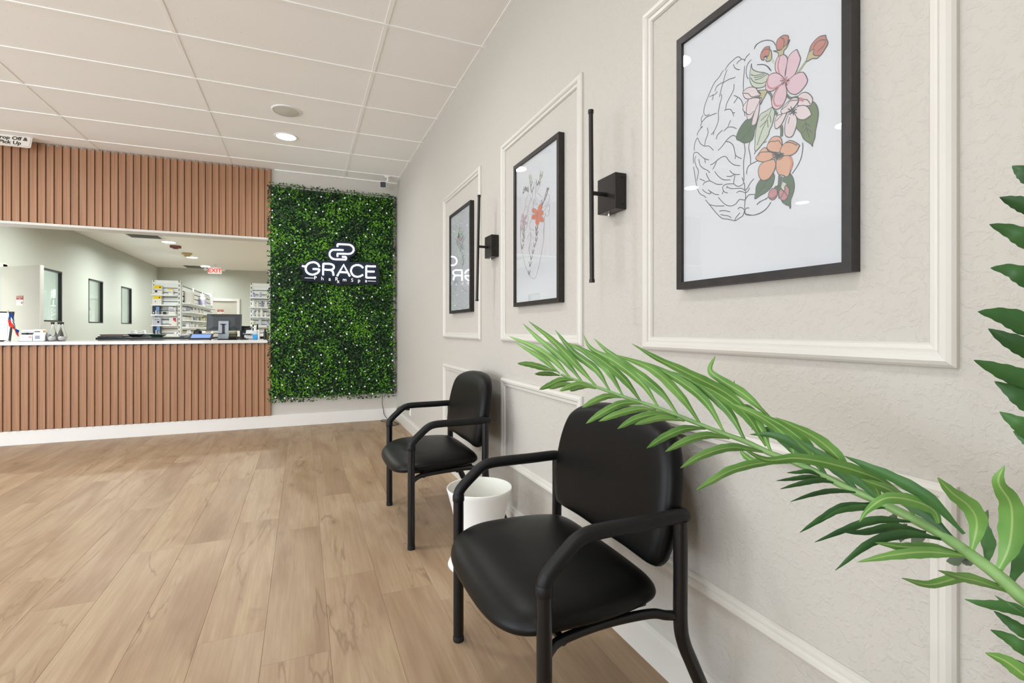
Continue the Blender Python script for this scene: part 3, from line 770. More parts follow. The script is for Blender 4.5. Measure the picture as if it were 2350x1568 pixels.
# buds
A.fill(zc([(640, 305), (625, 240), (645, 150), (690, 105), (745, 75), (810, 85), (818, 140), (790, 230), (745, 275), (690, 305)]), 'print_bud'); A.line(zc([(690, 105), (750, 150), (740, 270)]))
A.fill(zc([(580, 320), (690, 310), (745, 260), (800, 220), (840, 140), (790, 270), (750, 310), (730, 390), (665, 410), (655, 350)]), 'print_olive')
A.fill(zc([(520, 250), (525, 290), (510, 390), (440, 410), (435, 465), (395, 455), (380, 400), (400, 330), (450, 265)]), 'print_bud'); A.line(zc([(400, 350), (450, 300), (520, 290)]))
A.fill(zc([(525, 300), (550, 330), (555, 420), (545, 460), (490, 488), (460, 460), (490, 430), (440, 410), (505, 400)]), 'print_olive')
A.fill(zc([(1400, 75), (1410, 130), (1435, 200), (1390, 290), (1310, 400), (1230, 395), (1195, 360), (1140, 350), (1170, 240), (1230, 160), (1310, 95)]), 'print_bud')
for L_ in [[(1210, 265), (1260, 190), (1330, 150), (1405, 150)], [(1405, 165), (1370, 240), (1270, 330)], [(1220, 290), (1200, 360)]]: A.line(zc(L_))
A.fill(zc([(1135, 345), (1215, 295), (1205, 365), (1240, 395), (1300, 398), (1260, 440), (1190, 440), (1100, 488), (1110, 430)]), 'print_olive')
# big pink blossom
A.fill(zc([(950, 295), (985, 380), (1005, 450), (970, 570), (910, 700), (840, 760), (770, 780), (780, 640), (810, 440), (870, 350)]), 'print_pink')
A.fill(zc([(745, 375), (795, 420), (800, 500), (770, 640), (750, 770), (660, 690), (615, 620), (615, 520), (650, 420)]), 'print_pink'); A.line(zc([(685, 410), (655, 560), (680, 690)]), 0.004, 'print_rose')
A.fill(zc([(630, 665), (700, 700), (755, 790), (640, 890), (580, 940), (510, 955), (465, 920), (470, 810), (510, 720), (560, 675)]), 'print_pink'); A.line(zc([(510, 700), (490, 850), (570, 910), (720, 835)]), 0.004, 'print_rose')
A.fill(zc([(775, 820), (850, 750), (920, 690), (1000, 658), (1060, 665), (1115, 770), (1090, 850), (1000, 960), (930, 1000), (850, 985), (800, 920)]), 'print_pink')
A.fill(zc([(755, 810), (785, 900), (790, 1010), (760, 1110), (710, 1190), (640, 1235), (580, 1210), (555, 1130), (580, 1020), (640, 910)]), 'print_pink'); A.line(zc([(680, 870), (610, 990), (590, 1110), (630, 1180), (710, 1170)]), 0.004, 'print_rose')
for k in range(12):
    a = 2 * math.pi * k / 12; A.line(zc([(765, 790), (765 + 75 * math.cos(a), 790 - 80 * math.sin(a))]), 0.0022, 'print_rose' if k % 2 else 'ink')
# side blossoms
A.fill(zc([(100, 970), (160, 910), (240, 885), (310, 905), (345, 970), (395, 1010), (330, 1040), (240, 1060), (190, 1075), (130, 1050)]), 'print_pale'); A.line(zc([(110, 982), (190, 990), (250, 1040), (380, 1010)]))
A.fill(zc([(345, 940), (480, 935), (470, 990), (420, 1080), (380, 1160), (400, 1060), (350, 1050), (390, 1005)]), 'print_olive')
A.fill(zc([(200, 1075), (290, 1055), (375, 1075), (330, 1180), (290, 1270), (240, 1370), (180, 1390), (160, 1300), (110, 1250), (120, 1170)]), 'print_pale'); A.line(zc([(190, 1090), (165, 1200), (165, 1300), (220, 1315), (280, 1260)]))
A.fill(zc([(370, 1100), (360, 1250), (330, 1400), (300, 1470), (245, 1480), (260, 1380), (300, 1250)]), 'print_pale')
A.fill(zc([(960, 1040), (1020, 985), (1090, 970), (1150, 1000), (1195, 1070), (1175, 1160), (1120, 1180), (1040, 1180), (960, 1170), (985, 1100)]), 'print_pale'); A.line(zc([(960, 1045), (1040, 1085), (1110, 1085), (1165, 1155)])); A.line(zc([(990, 1070), (1060, 1095)]), 0.007, 'print_rose')
A.fill(zc([(1180, 1320), (1080, 1390), (1000, 1395), (950, 1360), (915, 1300), (930, 1220), (1000, 1180), (1090, 1180), (1150, 1240)]), 'print_pale')
A.fill(zc([(970, 1060), (965, 1120), (900, 1210), (800, 1280), (740, 1310), (700, 1270), (740, 1190), (820, 1110), (900, 1055)]), 'print_pale'); A.line(zc([(715, 1240), (790, 1180), (850, 1105), (965, 1090)]))
A.fill(zc([(790, 1290), (760, 1370), (700, 1480), (620, 1540), (605, 1430), (640, 1340), (720, 1310)]), 'print_pale'); A.line(zc([(620, 1420), (720, 1320)]))
A.fill(zc([(820, 1310), (910, 1300), (950, 1380), (945, 1480), (900, 1620), (860, 1665), (810, 1668), (765, 1620), (770, 1450)]), 'print_pale'); A.line(zc([(840, 1355), (815, 1460)]))
for k in range(9):
    a = math.pi * (0.1 + 0.25 * k); A.line(zc([(880, 1260), (880 + 80 * math.cos(a), 1260 - 75 * math.sin(a))]), 0.0024, 'ink')
# orange blossom
A.fill(zd([(755, 385), (740, 280), (690, 238), (620, 240), (560, 285), (520, 360), (505, 420), (560, 480), (680, 500), (720, 480)]), 'print_orange'); A.line(zd([(525, 350), (570, 320), (640, 318), (700, 310), (750, 385)]))
A.fill(zd([(1040, 385), (990, 480), (930, 530), (860, 555), (800, 560), (720, 490), (750, 400), (810, 340), (880, 305), (960, 330)]), 'print_orange'); A.line(zd([(810, 340), (900, 340), (1000, 385)]))
A.fill(zd([(530, 490), (640, 510), (690, 530), (600, 590), (530, 640), (450, 655), (370, 640), (320, 595), (360, 530), (430, 440), (490, 425)]), 'print_orange'); A.line(zd([(360, 560), (400, 500), (530, 490)]))
A.fill(zd([(620, 610), (650, 680), (630, 780), (580, 870), (530, 930), (440, 958), (380, 900), (362, 800), (390, 710), (450, 660), (540, 630)]), 'print_orange')
A.fill(zd([(780, 555), (880, 560), (925, 660), (900, 770), (845, 893), (760, 870), (700, 860), (660, 780), (655, 680), (680, 590)]), 'print_orange'); A.line(zd([(880, 570), (910, 660), (890, 780)]), 0.006, 'print_orange2')
for k in range(13):
    a = math.pi * (0.95 + 0.09 * k); A.line(zd([(685, 525), (685 + 100 * math.cos(a), 525 - 105 * math.sin(a))]), 0.0022, 'ink')
A.fill(zd([(600, 1085), (660, 1100), (675, 1170), (640, 1250), (580, 1275), (530, 1225), (545, 1140)]), 'print_rose'); A.line(zd([(545, 1240), (600, 1250), (650, 1210)]))
A.fill(zd([(680, 1040), (670, 1100), (620, 1090), (640, 1050)]), 'print_leafd', None)
A.fill(zd([(735, 1090), (790, 1140), (810, 1040), (870, 1100), (850, 1220), (780, 1288), (720, 1250), (700, 1150)]), 'print_rose'); A.line(zd([(735, 1240), (790, 1150), (840, 1220)]))
A.fill(zd([(770, 975), (830, 1010), (800, 1060), (790, 1130), (735, 1080), (745, 1010)]), 'print_sage')
A.done(sh3)

# --- heart outline with coral flower
A = Art(); ze = zoomer(1175, 370, 9.226); zf = zoomer(1175, 520, 9.226)
SO = dict(w=0.0022, m='ink_soft')
for L_ in [[(350, 680), (300, 830), (285, 960)], [(235, 1100), (270, 1020), (305, 950), (320, 970), (325, 1090), (340, 1220), (310, 1420), (270, 1470)], [(470, 600), (470, 480), (490, 455), (505, 480), (500, 580), (488, 690)],
           [(415, 680), (440, 700), (420, 800), (360, 930), (335, 1080)], [(440, 840), (460, 900), (530, 770)], [(530, 540), (490, 760), (455, 900), (440, 1100), (440, 1170)], [(615, 490), (570, 540), (545, 620), (550, 680), (600, 720), (630, 780)],
           [(580, 870), (660, 795)], [(770, 710), (795, 760), (770, 870), (650, 995)], [(665, 1060), (770, 930), (800, 960), (790, 1060), (755, 1040)], [(780, 1060), (780, 1120), (755, 1160), (715, 1140), (705, 1100), (690, 1180), (685, 1300), (675, 1568)],
           [(240, 1100), (200, 1200), (185, 1400), (180, 1568)], [(385, 1120), (415, 1120), (420, 960)], [(440, 1170), (400, 1280), (370, 1320), (385, 1450)], [(385, 1450), (410, 1435), (450, 1460), (490, 1470)], [(480, 935), (510, 900), (540, 910), (525, 945)],
           [(380, 700), (395, 790), (420, 830)]]: A.line(ze(L_), **SO)
for L_ in [[(180, 0), (178, 200), (190, 400), (230, 600), (270, 780), (330, 960), (400, 1070), (455, 1108), (500, 1080), (540, 960), (590, 740), (640, 480), (670, 300), (665, 100), (680, 0)], [(385, 130), (340, 210), (305, 270)], [(390, 120), (420, 210), (450, 275)], [(395, 140), (400, 350), (440, 470)], [(390, 350), (360, 450), (340, 520)], [(375, 380), (370, 520), (380, 640)]]: A.line(zf(L_), **SO)
def vleaf(z, x, y, s, tilt=0.0, m='ink_mid'):
    for d in (-1, 1):
        q = [(x, y), (x + d * s * 0.13 + tilt * s * 0.5, y - s * 0.5), (x + d * s * 0.22 + tilt * s, y - s)]
        A.line(z(q), 0.0058, m)
for (x, y, s, t) in [(518, 1480, 110, 0.1), (525, 1568, 90, 0.1)]: vleaf(ze, x, y, s, t)
for (x, y, s, t) in [(515, 100, 100, 0.05), (520, 205, 95, 0.05), (510, 320, 95, 0.1), (470, 440, 95, 0.15), (440, 580, 95, 0.1), (405, 710, 95, 0.1), (380, 850, 110, 0.05), (362, 1025, 95, 0.1), (250, 100, 90, 0.0), (240, 190, 90, 0), (255, 255, 80, 0.0), (240, 330, 70, -0.1), (215, 480, 110, 0.1)]: vleaf(zf, x, y, s, t)
for (x, y, s, t) in [(420, 670, 130, 0.05), (400, 540, 120, 0.05), (393, 450, 120, 0.0), (380, 370, 80, 0)]: vleaf(ze, x, y, s, t, 'ink_mid' if y > 460 else 'print_khaki')
for (x, y, s, t) in [(590, 410, 130, 0.25), (610, 330, 120, 0.2)]: vleaf(ze, x, y, s, t, 'print_khaki')
for (x, y, s, t) in [(535, 520, 110, 0.1), (570, 500, 70, 0.3), (640, 930, 90, 0.2), (690, 835, 90, 0.2), (715, 750, 90, 0.25), (735, 660, 100, 0.3), (760, 620, 60, 0.2), (345, 660, 90, -0.2), (300, 640, 100, 0.2), (270, 620, 80, 0), (235, 690, 100, 0.3)]: vleaf(ze, x, y, s, t)
def petal(z, cx, cy, ang, ln, wd, m, ink='ink_soft'):
    c, s_ = math.cos(ang), -math.sin(ang); q = []
    for (a, b) in [(0, 0), (0.35, 0.42), (0.75, 0.5), (1.0, 0.12), (1.0, -0.12), (0.75, -0.5), (0.35, -0.42)]:
        q.append((cx + c * a * ln - s_ * b * wd * 1.0, cy + s_ * a * ln * 1.0 + c * b * wd))
    A.fill(z(q), m, ink, 0.0015)
for (a, l, w) in [(0.5, 130, 110), (1.25, 240, 80), (2.3, 160, 90), (3.75, 150, 100), (4.65, 230, 80), (5.35, 190, 100)]: petal(ze, 548, 1130, a, l, w, 'print_coral')
for a in (0.9, 2.0, 4.2, 5.0): A.line(ze([(548, 1130), (548 + 60 * math.cos(a), 1130 - 70 * math.sin(a))]), 0.004, 'print_bud')
for (a, l, w) in [(1.7, 160, 40), (1.1, 150, 35), (3.0, 55, 60), (5.6, 90, 60), (4.5, 200, 45)]: petal(ze, 245, 1275, a, l, w, 'print_mauve')
A.line(ze([(270, 1330), (250, 1568)]), 0.003, 'ink_mid')
A.done(sh2)

# --- faint figure of lungs and flowers behind the mirrored sign
A = Art(); zg = zoomer(1025, 450, 5.807)
for L_ in [[(170, 405), (180, 460), (165, 480), (200, 520)], [(215, 640), (190, 700), (175, 740)], [(175, 740), (215, 850), (225, 900), (205, 960)], [(110, 900), (105, 1000), (110, 1150), (130, 1180)], [(190, 1140), (215, 1220), (245, 1262), (265, 1268), (262, 1230)], [(75, 1300), (85, 1312), (100, 1290), (130, 1220)], [(200, 740), (230, 800)], [(100, 1160), (90, 1220)]]: A.line(zg(L_), 0.003, 'ink_soft')
for (x, y, s, t) in [(178, 470, 55, 0.0), (200, 520, 60, 0.2), (210, 570, 60, 0.2), (225, 590, 60, 0.25), (150, 660, 60, -0.2), (165, 700, 60, 0.1), (190, 690, 70, 0.1), (205, 640, 60, 0.2), (170, 640, 60, 0.0), (150, 620, 50, -0.3), (215, 830, 45, 0.1), (222, 880, 45, 0.1), (212, 930, 45, 0.1), (120, 1160, 50, 0), (135, 1180, 50, 0.2), (185, 740, 60, 0), (210, 715, 50, 0.2), (195, 600, 70, 0.1), (175, 540, 60, 0)]: vleaf(zg, x, y, s, t, 'ink_soft')
A.fill(zg([(145, 560), (160, 490), (168, 520), (165, 575)]), 'print_leafd', None)
for (a, l, w) in [(0.3, 26, 22), (1.6, 30, 22), (2.8, 26, 22), (4.2, 30, 22), (5.4, 28, 22)]: petal(zg, 178, 572, a, l, w, 'print_pink')
A.done(sh1)

# sconces
def sconce(label, yc, tilt):
    R = thing('wall_sconce', label, 'wall light', (XW, yc, 1.66), 'black rod wall sconces')
    b = MB().bbox((XW - 0.050, yc - 0.060, 1.594), (XW - 0.001, yc + 0.060, 1.728), 0.002).build('back_box', 'sconce_black', R)
    for dz in (1.612, 1.712): MB().tube([(XW - 0.018, yc - 0.0600, dz), (XW - 0.018, yc - 0.0625, dz)], 0.003, 8).build('screw', 'plastic_black', b)
    MB().tube([(XW - 0.022, yc + 0.02, 1.594), (XW - 0.022, yc + 0.02, 1.583)], 0.008, 12).build('knob', 'steel', R)
    MB().tube([(XW - 0.048, yc, 1.658), (XW - 0.112, yc, 1.658)], 0.008, 12).build('arm', 'sconce_black', R)
    rd = MB(); rd.tube([(XW - 0.115, yc + tilt, 1.968), (XW - 0.115, yc - tilt, 1.324)], 0.0085, 14)
    r = rd.build('light_rod', 'sconce_black', R)
    MB().tube([(XW - 0.115, yc + tilt, 1.970), (XW - 0.115, yc + tilt, 1.958)], 0.0105, 14).build('end_cap', 'sconce_black', r)
    MB().tube([(XW - 0.115, yc - tilt, 1.334), (XW - 0.115, yc - tilt, 1.322)], 0.0105, 14).build('end_cap', 'sconce_black', r)
sconce('black rod sconce on a square box beside the large brain print', 1.600, 0.004)
sconce('black rod sconce on a square box between the two farther prints', 2.905, -0.020)

# outlet with plug by the far corner
ou = thing('wall_outlet', 'white wall outlet low on the right wall by the corner', 'outlet', (XW, 5.56, 0.245))
MB().bbox((XW - 0.007, 5.52, 0.185), (XW - 0.0005, 5.60, 0.305), 0.002).build('cover_plate', 'plastic_white', ou)
MB().bbox((XW - 0.009, 5.542, 0.225), (XW - 0.006, 5.578, 0.265), 0.001).build('socket', 'plastic_white', ou)
cd = thing('power_cord', 'thin black power cord looped on the floor under the leaf wall', 'cord', (0.95, 6.36, 0))
pts = [onY(878, 905, 6.40), onY(877, 925, 6.41), onY(880, 940, 6.42), onY(881, 950, 6.42), onY(886, 958, 6.40), (0.985, 6.33, 0.008), (0.96, 6.26, 0.006), (0.90, 6.33, 0.006), (0.93, 6.40, 0.008), (1.01, 6.36, 0.006), (1.05, 6.22, 0.006), (1.06, 6.10, 0.006), (1.04, 6.02, 0.006), (0.99, 6.00, 0.006), (0.97, 6.08, 0.007), (1.03, 6.12, 0.010), (1.07, 6.05, 0.010), (1.02, 5.98, 0.012), (0.985, 6.06, 0.012), (1.02, 6.16, 0.05), (1.035, 6.05, 0.16), (1.035, 5.85, 0.245), (1.045, 5.62, 0.256), (1.065, 5.56, 0.256)]
MB().tube(crom(pts, 6), 0.0035, 8).build('cable', 'plastic_black', cd)
MB().tube([(1.05, 5.56, 0.256), (1.085, 5.56, 0.256), (1.1025, 5.56, 0.256)], [0.007, 0.013, 0.013], 12).build('plug', 'plastic_black', cd)

# ================================================================== LEAF WALL AND LIT SIGN
GX0, GX1, GZ0, GZ1 = -0.352, 1.092, 0.335, 2.825
gw = thing('artificial_hedge_panel', 'green artificial boxwood leaf wall dotted with small white flowers', 'leaf wall', ((GX0 + GX1) / 2, YB, GZ0))
MB().box((GX0 + 0.01, YB - 0.012, GZ0 + 0.01), (GX1 - 0.03, YB - 0.002, GZ1 - 0.01)).build('backing_mat', 'box_dark', gw)
net = MB()
nx = 16; nz_ = 28
for i in range(nx + 1):
    x = GX0 + 0.01 + (GX1 - GX0 - 0.005) * i / nx; net.box((x - 0.002, YB - 0.018, GZ0), (x + 0.002, YB - 0.013, GZ1 + 0.012))
for k in range(nz_ + 1):
    z = GZ0 + (GZ1 + 0.012 - GZ0) * k / nz_; net.box((GX0 + 0.01, YB - 0.018, z - 0.002), (GX1 + 0.005, YB - 0.013, z + 0.002))
net.build('grid_net', 'net_black', gw)
rl = random.Random(11)
lf = MB()
def patch(x, z):
    return mnoise.noise(Vector((x * 3.1, z * 3.1, 1.7))) * 0.6 + mnoise.noise(Vector((x * 9, z * 9, 4.2))) * 0.6
for i in range(27000):
    x = rl.uniform(GX0 - 0.02, GX1 + 0.004); z = rl.uniform(GZ0 - 0.045, GZ1 + 0.03)
    edge = (x < GX0 + 0.02 or x > GX1 - 0.03 or z < GZ0 + 0.01 or z > GZ1 - 0.02)
    if edge and rl.random() < 0.62: continue
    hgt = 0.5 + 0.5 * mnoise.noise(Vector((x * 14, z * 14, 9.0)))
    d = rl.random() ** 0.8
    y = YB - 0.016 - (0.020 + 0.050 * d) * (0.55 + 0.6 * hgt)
    ln = rl.uniform(0.010, 0.019); wd = ln * rl.uniform(0.42, 0.6)
    dirv = Vector((rl.uniform(-1, 1), rl.uniform(-0.9, 0.15), rl.uniform(-1, 1))).normalized()
    nr = Vector((rl.uniform(-0.7, 0.7), -1, rl.uniform(-0.5, 0.9))).normalized()
    sd = dirv.cross(nr)
    if sd.length < 0.05: continue
    sd.normalize(); nr = sd.cross(dirv)
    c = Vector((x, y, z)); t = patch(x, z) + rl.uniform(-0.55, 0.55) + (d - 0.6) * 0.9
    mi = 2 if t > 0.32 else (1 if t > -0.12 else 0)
    fold = nr * wd * 0.22
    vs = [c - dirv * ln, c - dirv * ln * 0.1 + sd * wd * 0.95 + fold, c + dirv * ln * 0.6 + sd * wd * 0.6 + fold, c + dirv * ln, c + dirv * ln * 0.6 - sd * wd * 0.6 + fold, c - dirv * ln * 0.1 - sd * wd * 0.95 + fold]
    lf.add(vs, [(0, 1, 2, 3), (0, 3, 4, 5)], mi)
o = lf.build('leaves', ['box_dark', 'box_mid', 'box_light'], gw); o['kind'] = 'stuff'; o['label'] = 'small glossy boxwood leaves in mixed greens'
fm = MB()
for k in range(5):
    a = 2 * math.pi * k / 5; ca, sa = math.cos(a), math.sin(a); cb, sb = math.cos(a + 0.6), math.sin(a + 0.6); cc, sc_ = math.cos(a - 0.6), math.sin(a - 0.6)
    fm.add([(0, -0.001, 0), (0.007 * cb, -0.004, 0.007 * sb), (0.0115 * ca, -0.005, 0.0115 * sa), (0.007 * cc, -0.004, 0.007 * sc_)], [(0, 1, 2, 3)])
fm.add([(0.0025 * math.cos(a), -0.004, 0.0025 * math.sin(a)) for a in [2 * math.pi * j / 6 for j in range(6)]], [(0, 1, 2, 3, 4, 5)])
fmesh = fm.mesh('flower', 'flower_white')
pl = []
tries = 0
while len(pl) < 135 and tries < 9000:
    tries += 1
    x, z = rl.uniform(GX0 + 0.02, GX1 - 0.03), rl.uniform(GZ0, GZ1 - 0.03)
    if 0.0 < x < 0.90 and 1.67 < z < 2.25: continue
    if any((x - a) ** 2 + (z - b) ** 2 < 0.078 ** 2 for a, b in pl): continue
    pl.append((x, z))
gl_ = wloc(gw)
for x, z in pl:
    o = link('flower', fmesh, gw); o.location = Vector((x, YB - rl.uniform(0.082, 0.092), z)) - gl_
    o.rotation_euler = (rl.uniform(-0.3, 0.3), rl.uniform(0, 6), rl.uniform(-0.3, 0.3)); s = rl.uniform(0.8, 1.15); o.scale = (s, s, s)

LY = 6.325
zl = zoomer(660, 540, 9.038)
def lp(pts, y=LY): return [onY(u, v, y) for u, v in zl(pts)]
sg = thing('lit_wall_sign', 'white lit GRACE sign on dark acrylic over the leaf wall', 'sign', onY(785, 650, LY + 0.02))
bd = [(985, 120), (1260, 130), (1385, 180), (1432, 300), (1385, 420), (1270, 470), (1285, 545), (1330, 560), (1450, 552), (1600, 562), (1850, 588), (1900, 640), (1905, 990), (1860, 1020), (1150, 1030), (1045, 1062), (900, 1000), (315, 950), (285, 880), (330, 820), (320, 730), (245, 690), (245, 590), (330, 585), (420, 525), (560, 498), (700, 532), (880, 545), (820, 440), (800, 350), (860, 270), (960, 235)]
MB().prism(lp(bd, LY + 0.018), (0, 0.008, 0)).build('backing_board', 'acrylic_dark', sg, fix=True)
for (bx_, bz_) in ((420, 640), (1700, 640), (1000, 300), (1100, 980)):
    p = lp([(bx_, bz_)], LY + 0.026)[0]; MB().tube([p, (p.x, YB - 0.014, p.z)], 0.006, 8).build('standoff', 'steel', sg)
STROKES = [
    ('letter_p', [[(1035, 238), (1035, 186)], [(1035, 186), (1240, 192), (1310, 208), (1358, 250), (1372, 300), (1352, 350), (1305, 380), (1240, 388), (1035, 380)], [(1035, 380), (1035, 443)]], 0.0088),
    ('letter_g', [[(1160, 308), (960, 302), (905, 322), (873, 370), (878, 430), (920, 478), (980, 498), (1212, 506)], [(1212, 506), (1212, 450)], [(1212, 450), (1132, 448)]], 0.0088),
    ('letter_g', [[(660, 655), (630, 600), (575, 566), (520, 560), (450, 578), (395, 628), (376, 690), (394, 758), (450, 803), (520, 816), (590, 800), (642, 760), (660, 706)], [(660, 706), (522, 700)], [(300, 636), (370, 652)]], 0.0092),
    ('letter_r', [[(735, 828), (742, 588)], [(742, 588), (880, 595), (945, 622), (962, 660), (942, 700), (890, 718), (745, 712)], [(880, 718), (928, 745), (946, 785), (952, 836)]], 0.0092),
    ('letter_a', [[(1028, 846), (1163, 612), (1290, 852)], [(1090, 766), (1232, 770)]], 0.0092),
    ('letter_c', [[(1565, 678), (1530, 642), (1475, 620), (1415, 622), (1350, 652), (1318, 715), (1325, 780), (1370, 838), (1430, 860), (1500, 854), (1562, 820)]], 0.0092),
    ('letter_e', [[(1828, 648), (1632, 640)], [(1632, 640), (1630, 878)], [(1630, 878), (1828, 882)], [(1636, 750), (1802, 756)]], 0.0092)]
for nm, sts, r in STROKES:
    mb = MB()
    for st in sts:
        P = lp(st)
        if nm == 'letter_a': pass
        elif len(P) > 2: P = crom(P, 6)
        mb.tube(P, r, 10)
        if nm == 'letter_a' and len(st) == 3: pass
    mb.build(nm, 'neon_glow', sg)
mb = MB(); ax_, az_ = Vector((1, 0, 0)), Vector((0, 0, 1))
for ch, px, py, sz in (('P', 575, 922, 0.062), ('h', 723, 934, 0.062), ('a', 873, 943, 0.062), ('R', 1018, 946, 0.062), ('x', 1050, 992, 0.062), ('m', 1183, 956, 0.062), ('S', 1340, 964, 0.058), ('p', 1482, 972, 0.062), ('a', 1628, 976, 0.062)):
    p = lp([(px, py)], LY + 0.017)[0]; put_text(mb, ch, sz, p, ax_, az_)
for a, b in (((355, 884), (548, 890)), ((1662, 950), (1832, 956))):
    P = lp([a, b], LY + 0.016); mb.box((P[0].x, P[0].y, P[0].z - 0.0025), (P[1].x, P[1].y + 0.002, P[0].z + 0.0025))
mb.build('small_lettering', 'letter_white', sg)

# ================================================================== CEILING FITTINGS
def downlight(label, x, y, z, watts, r=0.105, col=(0.94, 0.97, 1.0), group=None, nm='recessed_downlight'):
    R = thing(nm, label, 'ceiling light', (x, y, z), group)
    MB().lathe([(r * 1.22, 0.004), (r * 1.22, -0.003), (r * 1.12, -0.007), (r, -0.005), (r * 0.98, 0.004)], (x, y, z), 36).build('trim_ring', 'plastic_white', R)
    MB().disc((x, y, z - 0.002), r * 0.99, (0, 0, -1), 36).build('lens', 'lens_glow', R)
    l = bpy.data.lights.new('downlight_lamp', 'AREA'); l.shape = 'DISK'; l.size = r * 1.9; l.energy = watts; l.color = col; l.spread = math.radians(165)
    o = bpy.data.objects.new('downlight_lamp', l); COL.objects.link(o); o.parent = R; o.location = (0, 0, -0.010)
    return R
GR = 'recessed downlights of the waiting room'
downlight('lit round recessed downlight beyond the round speaker grille', -0.147, 5.30, ZC, DOWN_W, 0.088, group=GR)
k = 0
for x, y in ((-2.55, 5.12), (-4.6, 5.08), (-0.24, 2.75), (-2.4, 3.0), (-4.6, 2.8), (-0.24, 0.4), (-2.4, 0.4), (-4.6, 0.4)):
    downlight('lit round recessed downlight outside the view over the waiting room', x, y, ZC, DOWN_W, 0.088, group=GR)
GP = 'recessed downlights of the pharmacy'
for i, y in enumerate((12.69, 15.15, 17.08)):
    downlight(('nearest', 'middle', 'farthest')[i] + ' of the three lit downlights over the pharmacy', -2.645, y, ZC, PHARM_W * (1.15, 1.1, 0.45)[i], 0.125, (0.92, 1.0, 0.98), GP, 'pharmacy_downlight')
for x, y in ((-0.6, 8.6), (-2.645, 9.3), (0.4, 12.69), (0.4, 15.15)):
    downlight('lit pharmacy downlight hidden behind the slatted header', x, y, ZC, PHARM_W, 0.125, (0.92, 1.0, 0.98), GP, 'pharmacy_downlight')
sp = thing('ceiling_speaker', 'round off white speaker grille set in the ceiling', 'speaker', (-0.128, 4.668, ZC))
MB().lathe([(0.118, 0.004), (0.118, -0.004), (0.112, -0.008), (0.104, -0.008)], (-0.128, 4.668, ZC), 40).build('rim', 'plastic_white', sp)
MB().lathe([(0.106, -0.006), (0.06, -0.011), (0.001, -0.013)], (-0.128, 4.668, ZC), 40).build('grille', 'speaker_grille', sp)
# small camera near the corner
pc = onZ(889, 405, ZC)
sc = thing('security_camera', 'small white security camera with square black face near the corner', 'camera', pc)
MB().lathe([(0.0, 0.0), (0.036, 0.0), (0.036, -0.014), (0.0, -0.016)], pc, 20).build('mount_plate', 'plastic_white', sc)
bc = at(879, 424, pc.x * sy_ + pc.y * cy_ - 0.03)
MB().tube(crom([pc + Vector((0, 0, -0.012)), pc + Vector((0.004, 0, -0.05)), bc + Vector((0.012, 0.04, 0.03))], 5), 0.010, 10).build('arm', 'plastic_white', sc)
fd = (Vector((-0.35, 0, 1.1)) - Vector((bc.x, bc.y, bc.z))); fd = Vector((-0.25, -1, -0.22)).normalized(); sd = fd.cross(Vector((0, 0, 1))).normalized(); ud = sd.cross(fd)
def rrect(c, a, b, w, h, r=0.3, n=4):
    P = []
    for (sx, sz, a0) in ((1, 1, 0), (-1, 1, 90), (-1, -1, 180), (1, -1, 270)):
        for i in range(n + 1):
            t = math.radians(a0 + 90 * i / n); P.append(c + a * (sx * w * (1 - r) + w * r * math.cos(t)) + b * (sz * h * (1 - r) + h * r * math.sin(t)))
    return P
MB().prism(rrect(bc, sd, ud, 0.036, 0.036), -fd * 0.075).build('body', 'plastic_white', sc, fix=True)
MB().prism(rrect(bc + fd * 0.002, sd, ud, 0.033, 0.033), -fd * 0.003).build('lens_face', 'plastic_black', sc, fix=True)
# hanging plaque
s0, s1 = -2.741, -2.429
sgn = thing('hanging_sign', 'white rounded sign reading Drop Off and Pick Up below the ceiling', 'sign', ((s0 + s1) / 2, 6.28, ZC - 0.004))
tc_ = Vector(((s0 + s1) / 2, 6.275, 2.968)); a_ = Vector((1, 0, 0)); b_ = Vector((0, 0.32, 0.95)).normalized(); n_ = a_.cross(b_)
hw, hh = (s1 - s0) / 2, 0.066
MB().prism(rrect(tc_, a_, b_, hw, hh, 0.14), -n_ * 0.006).build('plate', 'sign_white', sgn, fix=True)
mb = MB(); O1 = rrect(tc_ + n_ * 0.0008, a_, b_, hw - 0.009, hh - 0.009, 0.12); O2 = rrect(tc_ + n_ * 0.0008, a_, b_, hw - 0.0115, hh - 0.0115, 0.12); n1 = len(O1)
mb.add(O1 + O2, [(i, (i + 1) % n1, n1 + (i + 1) % n1, n1 + i) for i in range(n1)]); mb.build('border_line', 'sign_grey', sgn)
mb = MB(); put_text(mb, 'Drop Off &', 0.052, tc_ + b_ * 0.008 + n_ * 0.001, a_, b_, bold=0.0016); put_text(mb, 'Pick Up', 0.052, tc_ - b_ * 0.042 + n_ * 0.001, a_, b_, bold=0.0016)
mb.build('lettering', 'sign_ink', sgn)
for x in (s0 + 0.05, s1 - 0.05): MB().tube([(x, 6.296, ZC), (x, 6.294, 3.025)], 0.003, 6).build('hook', 'steel', sgn)

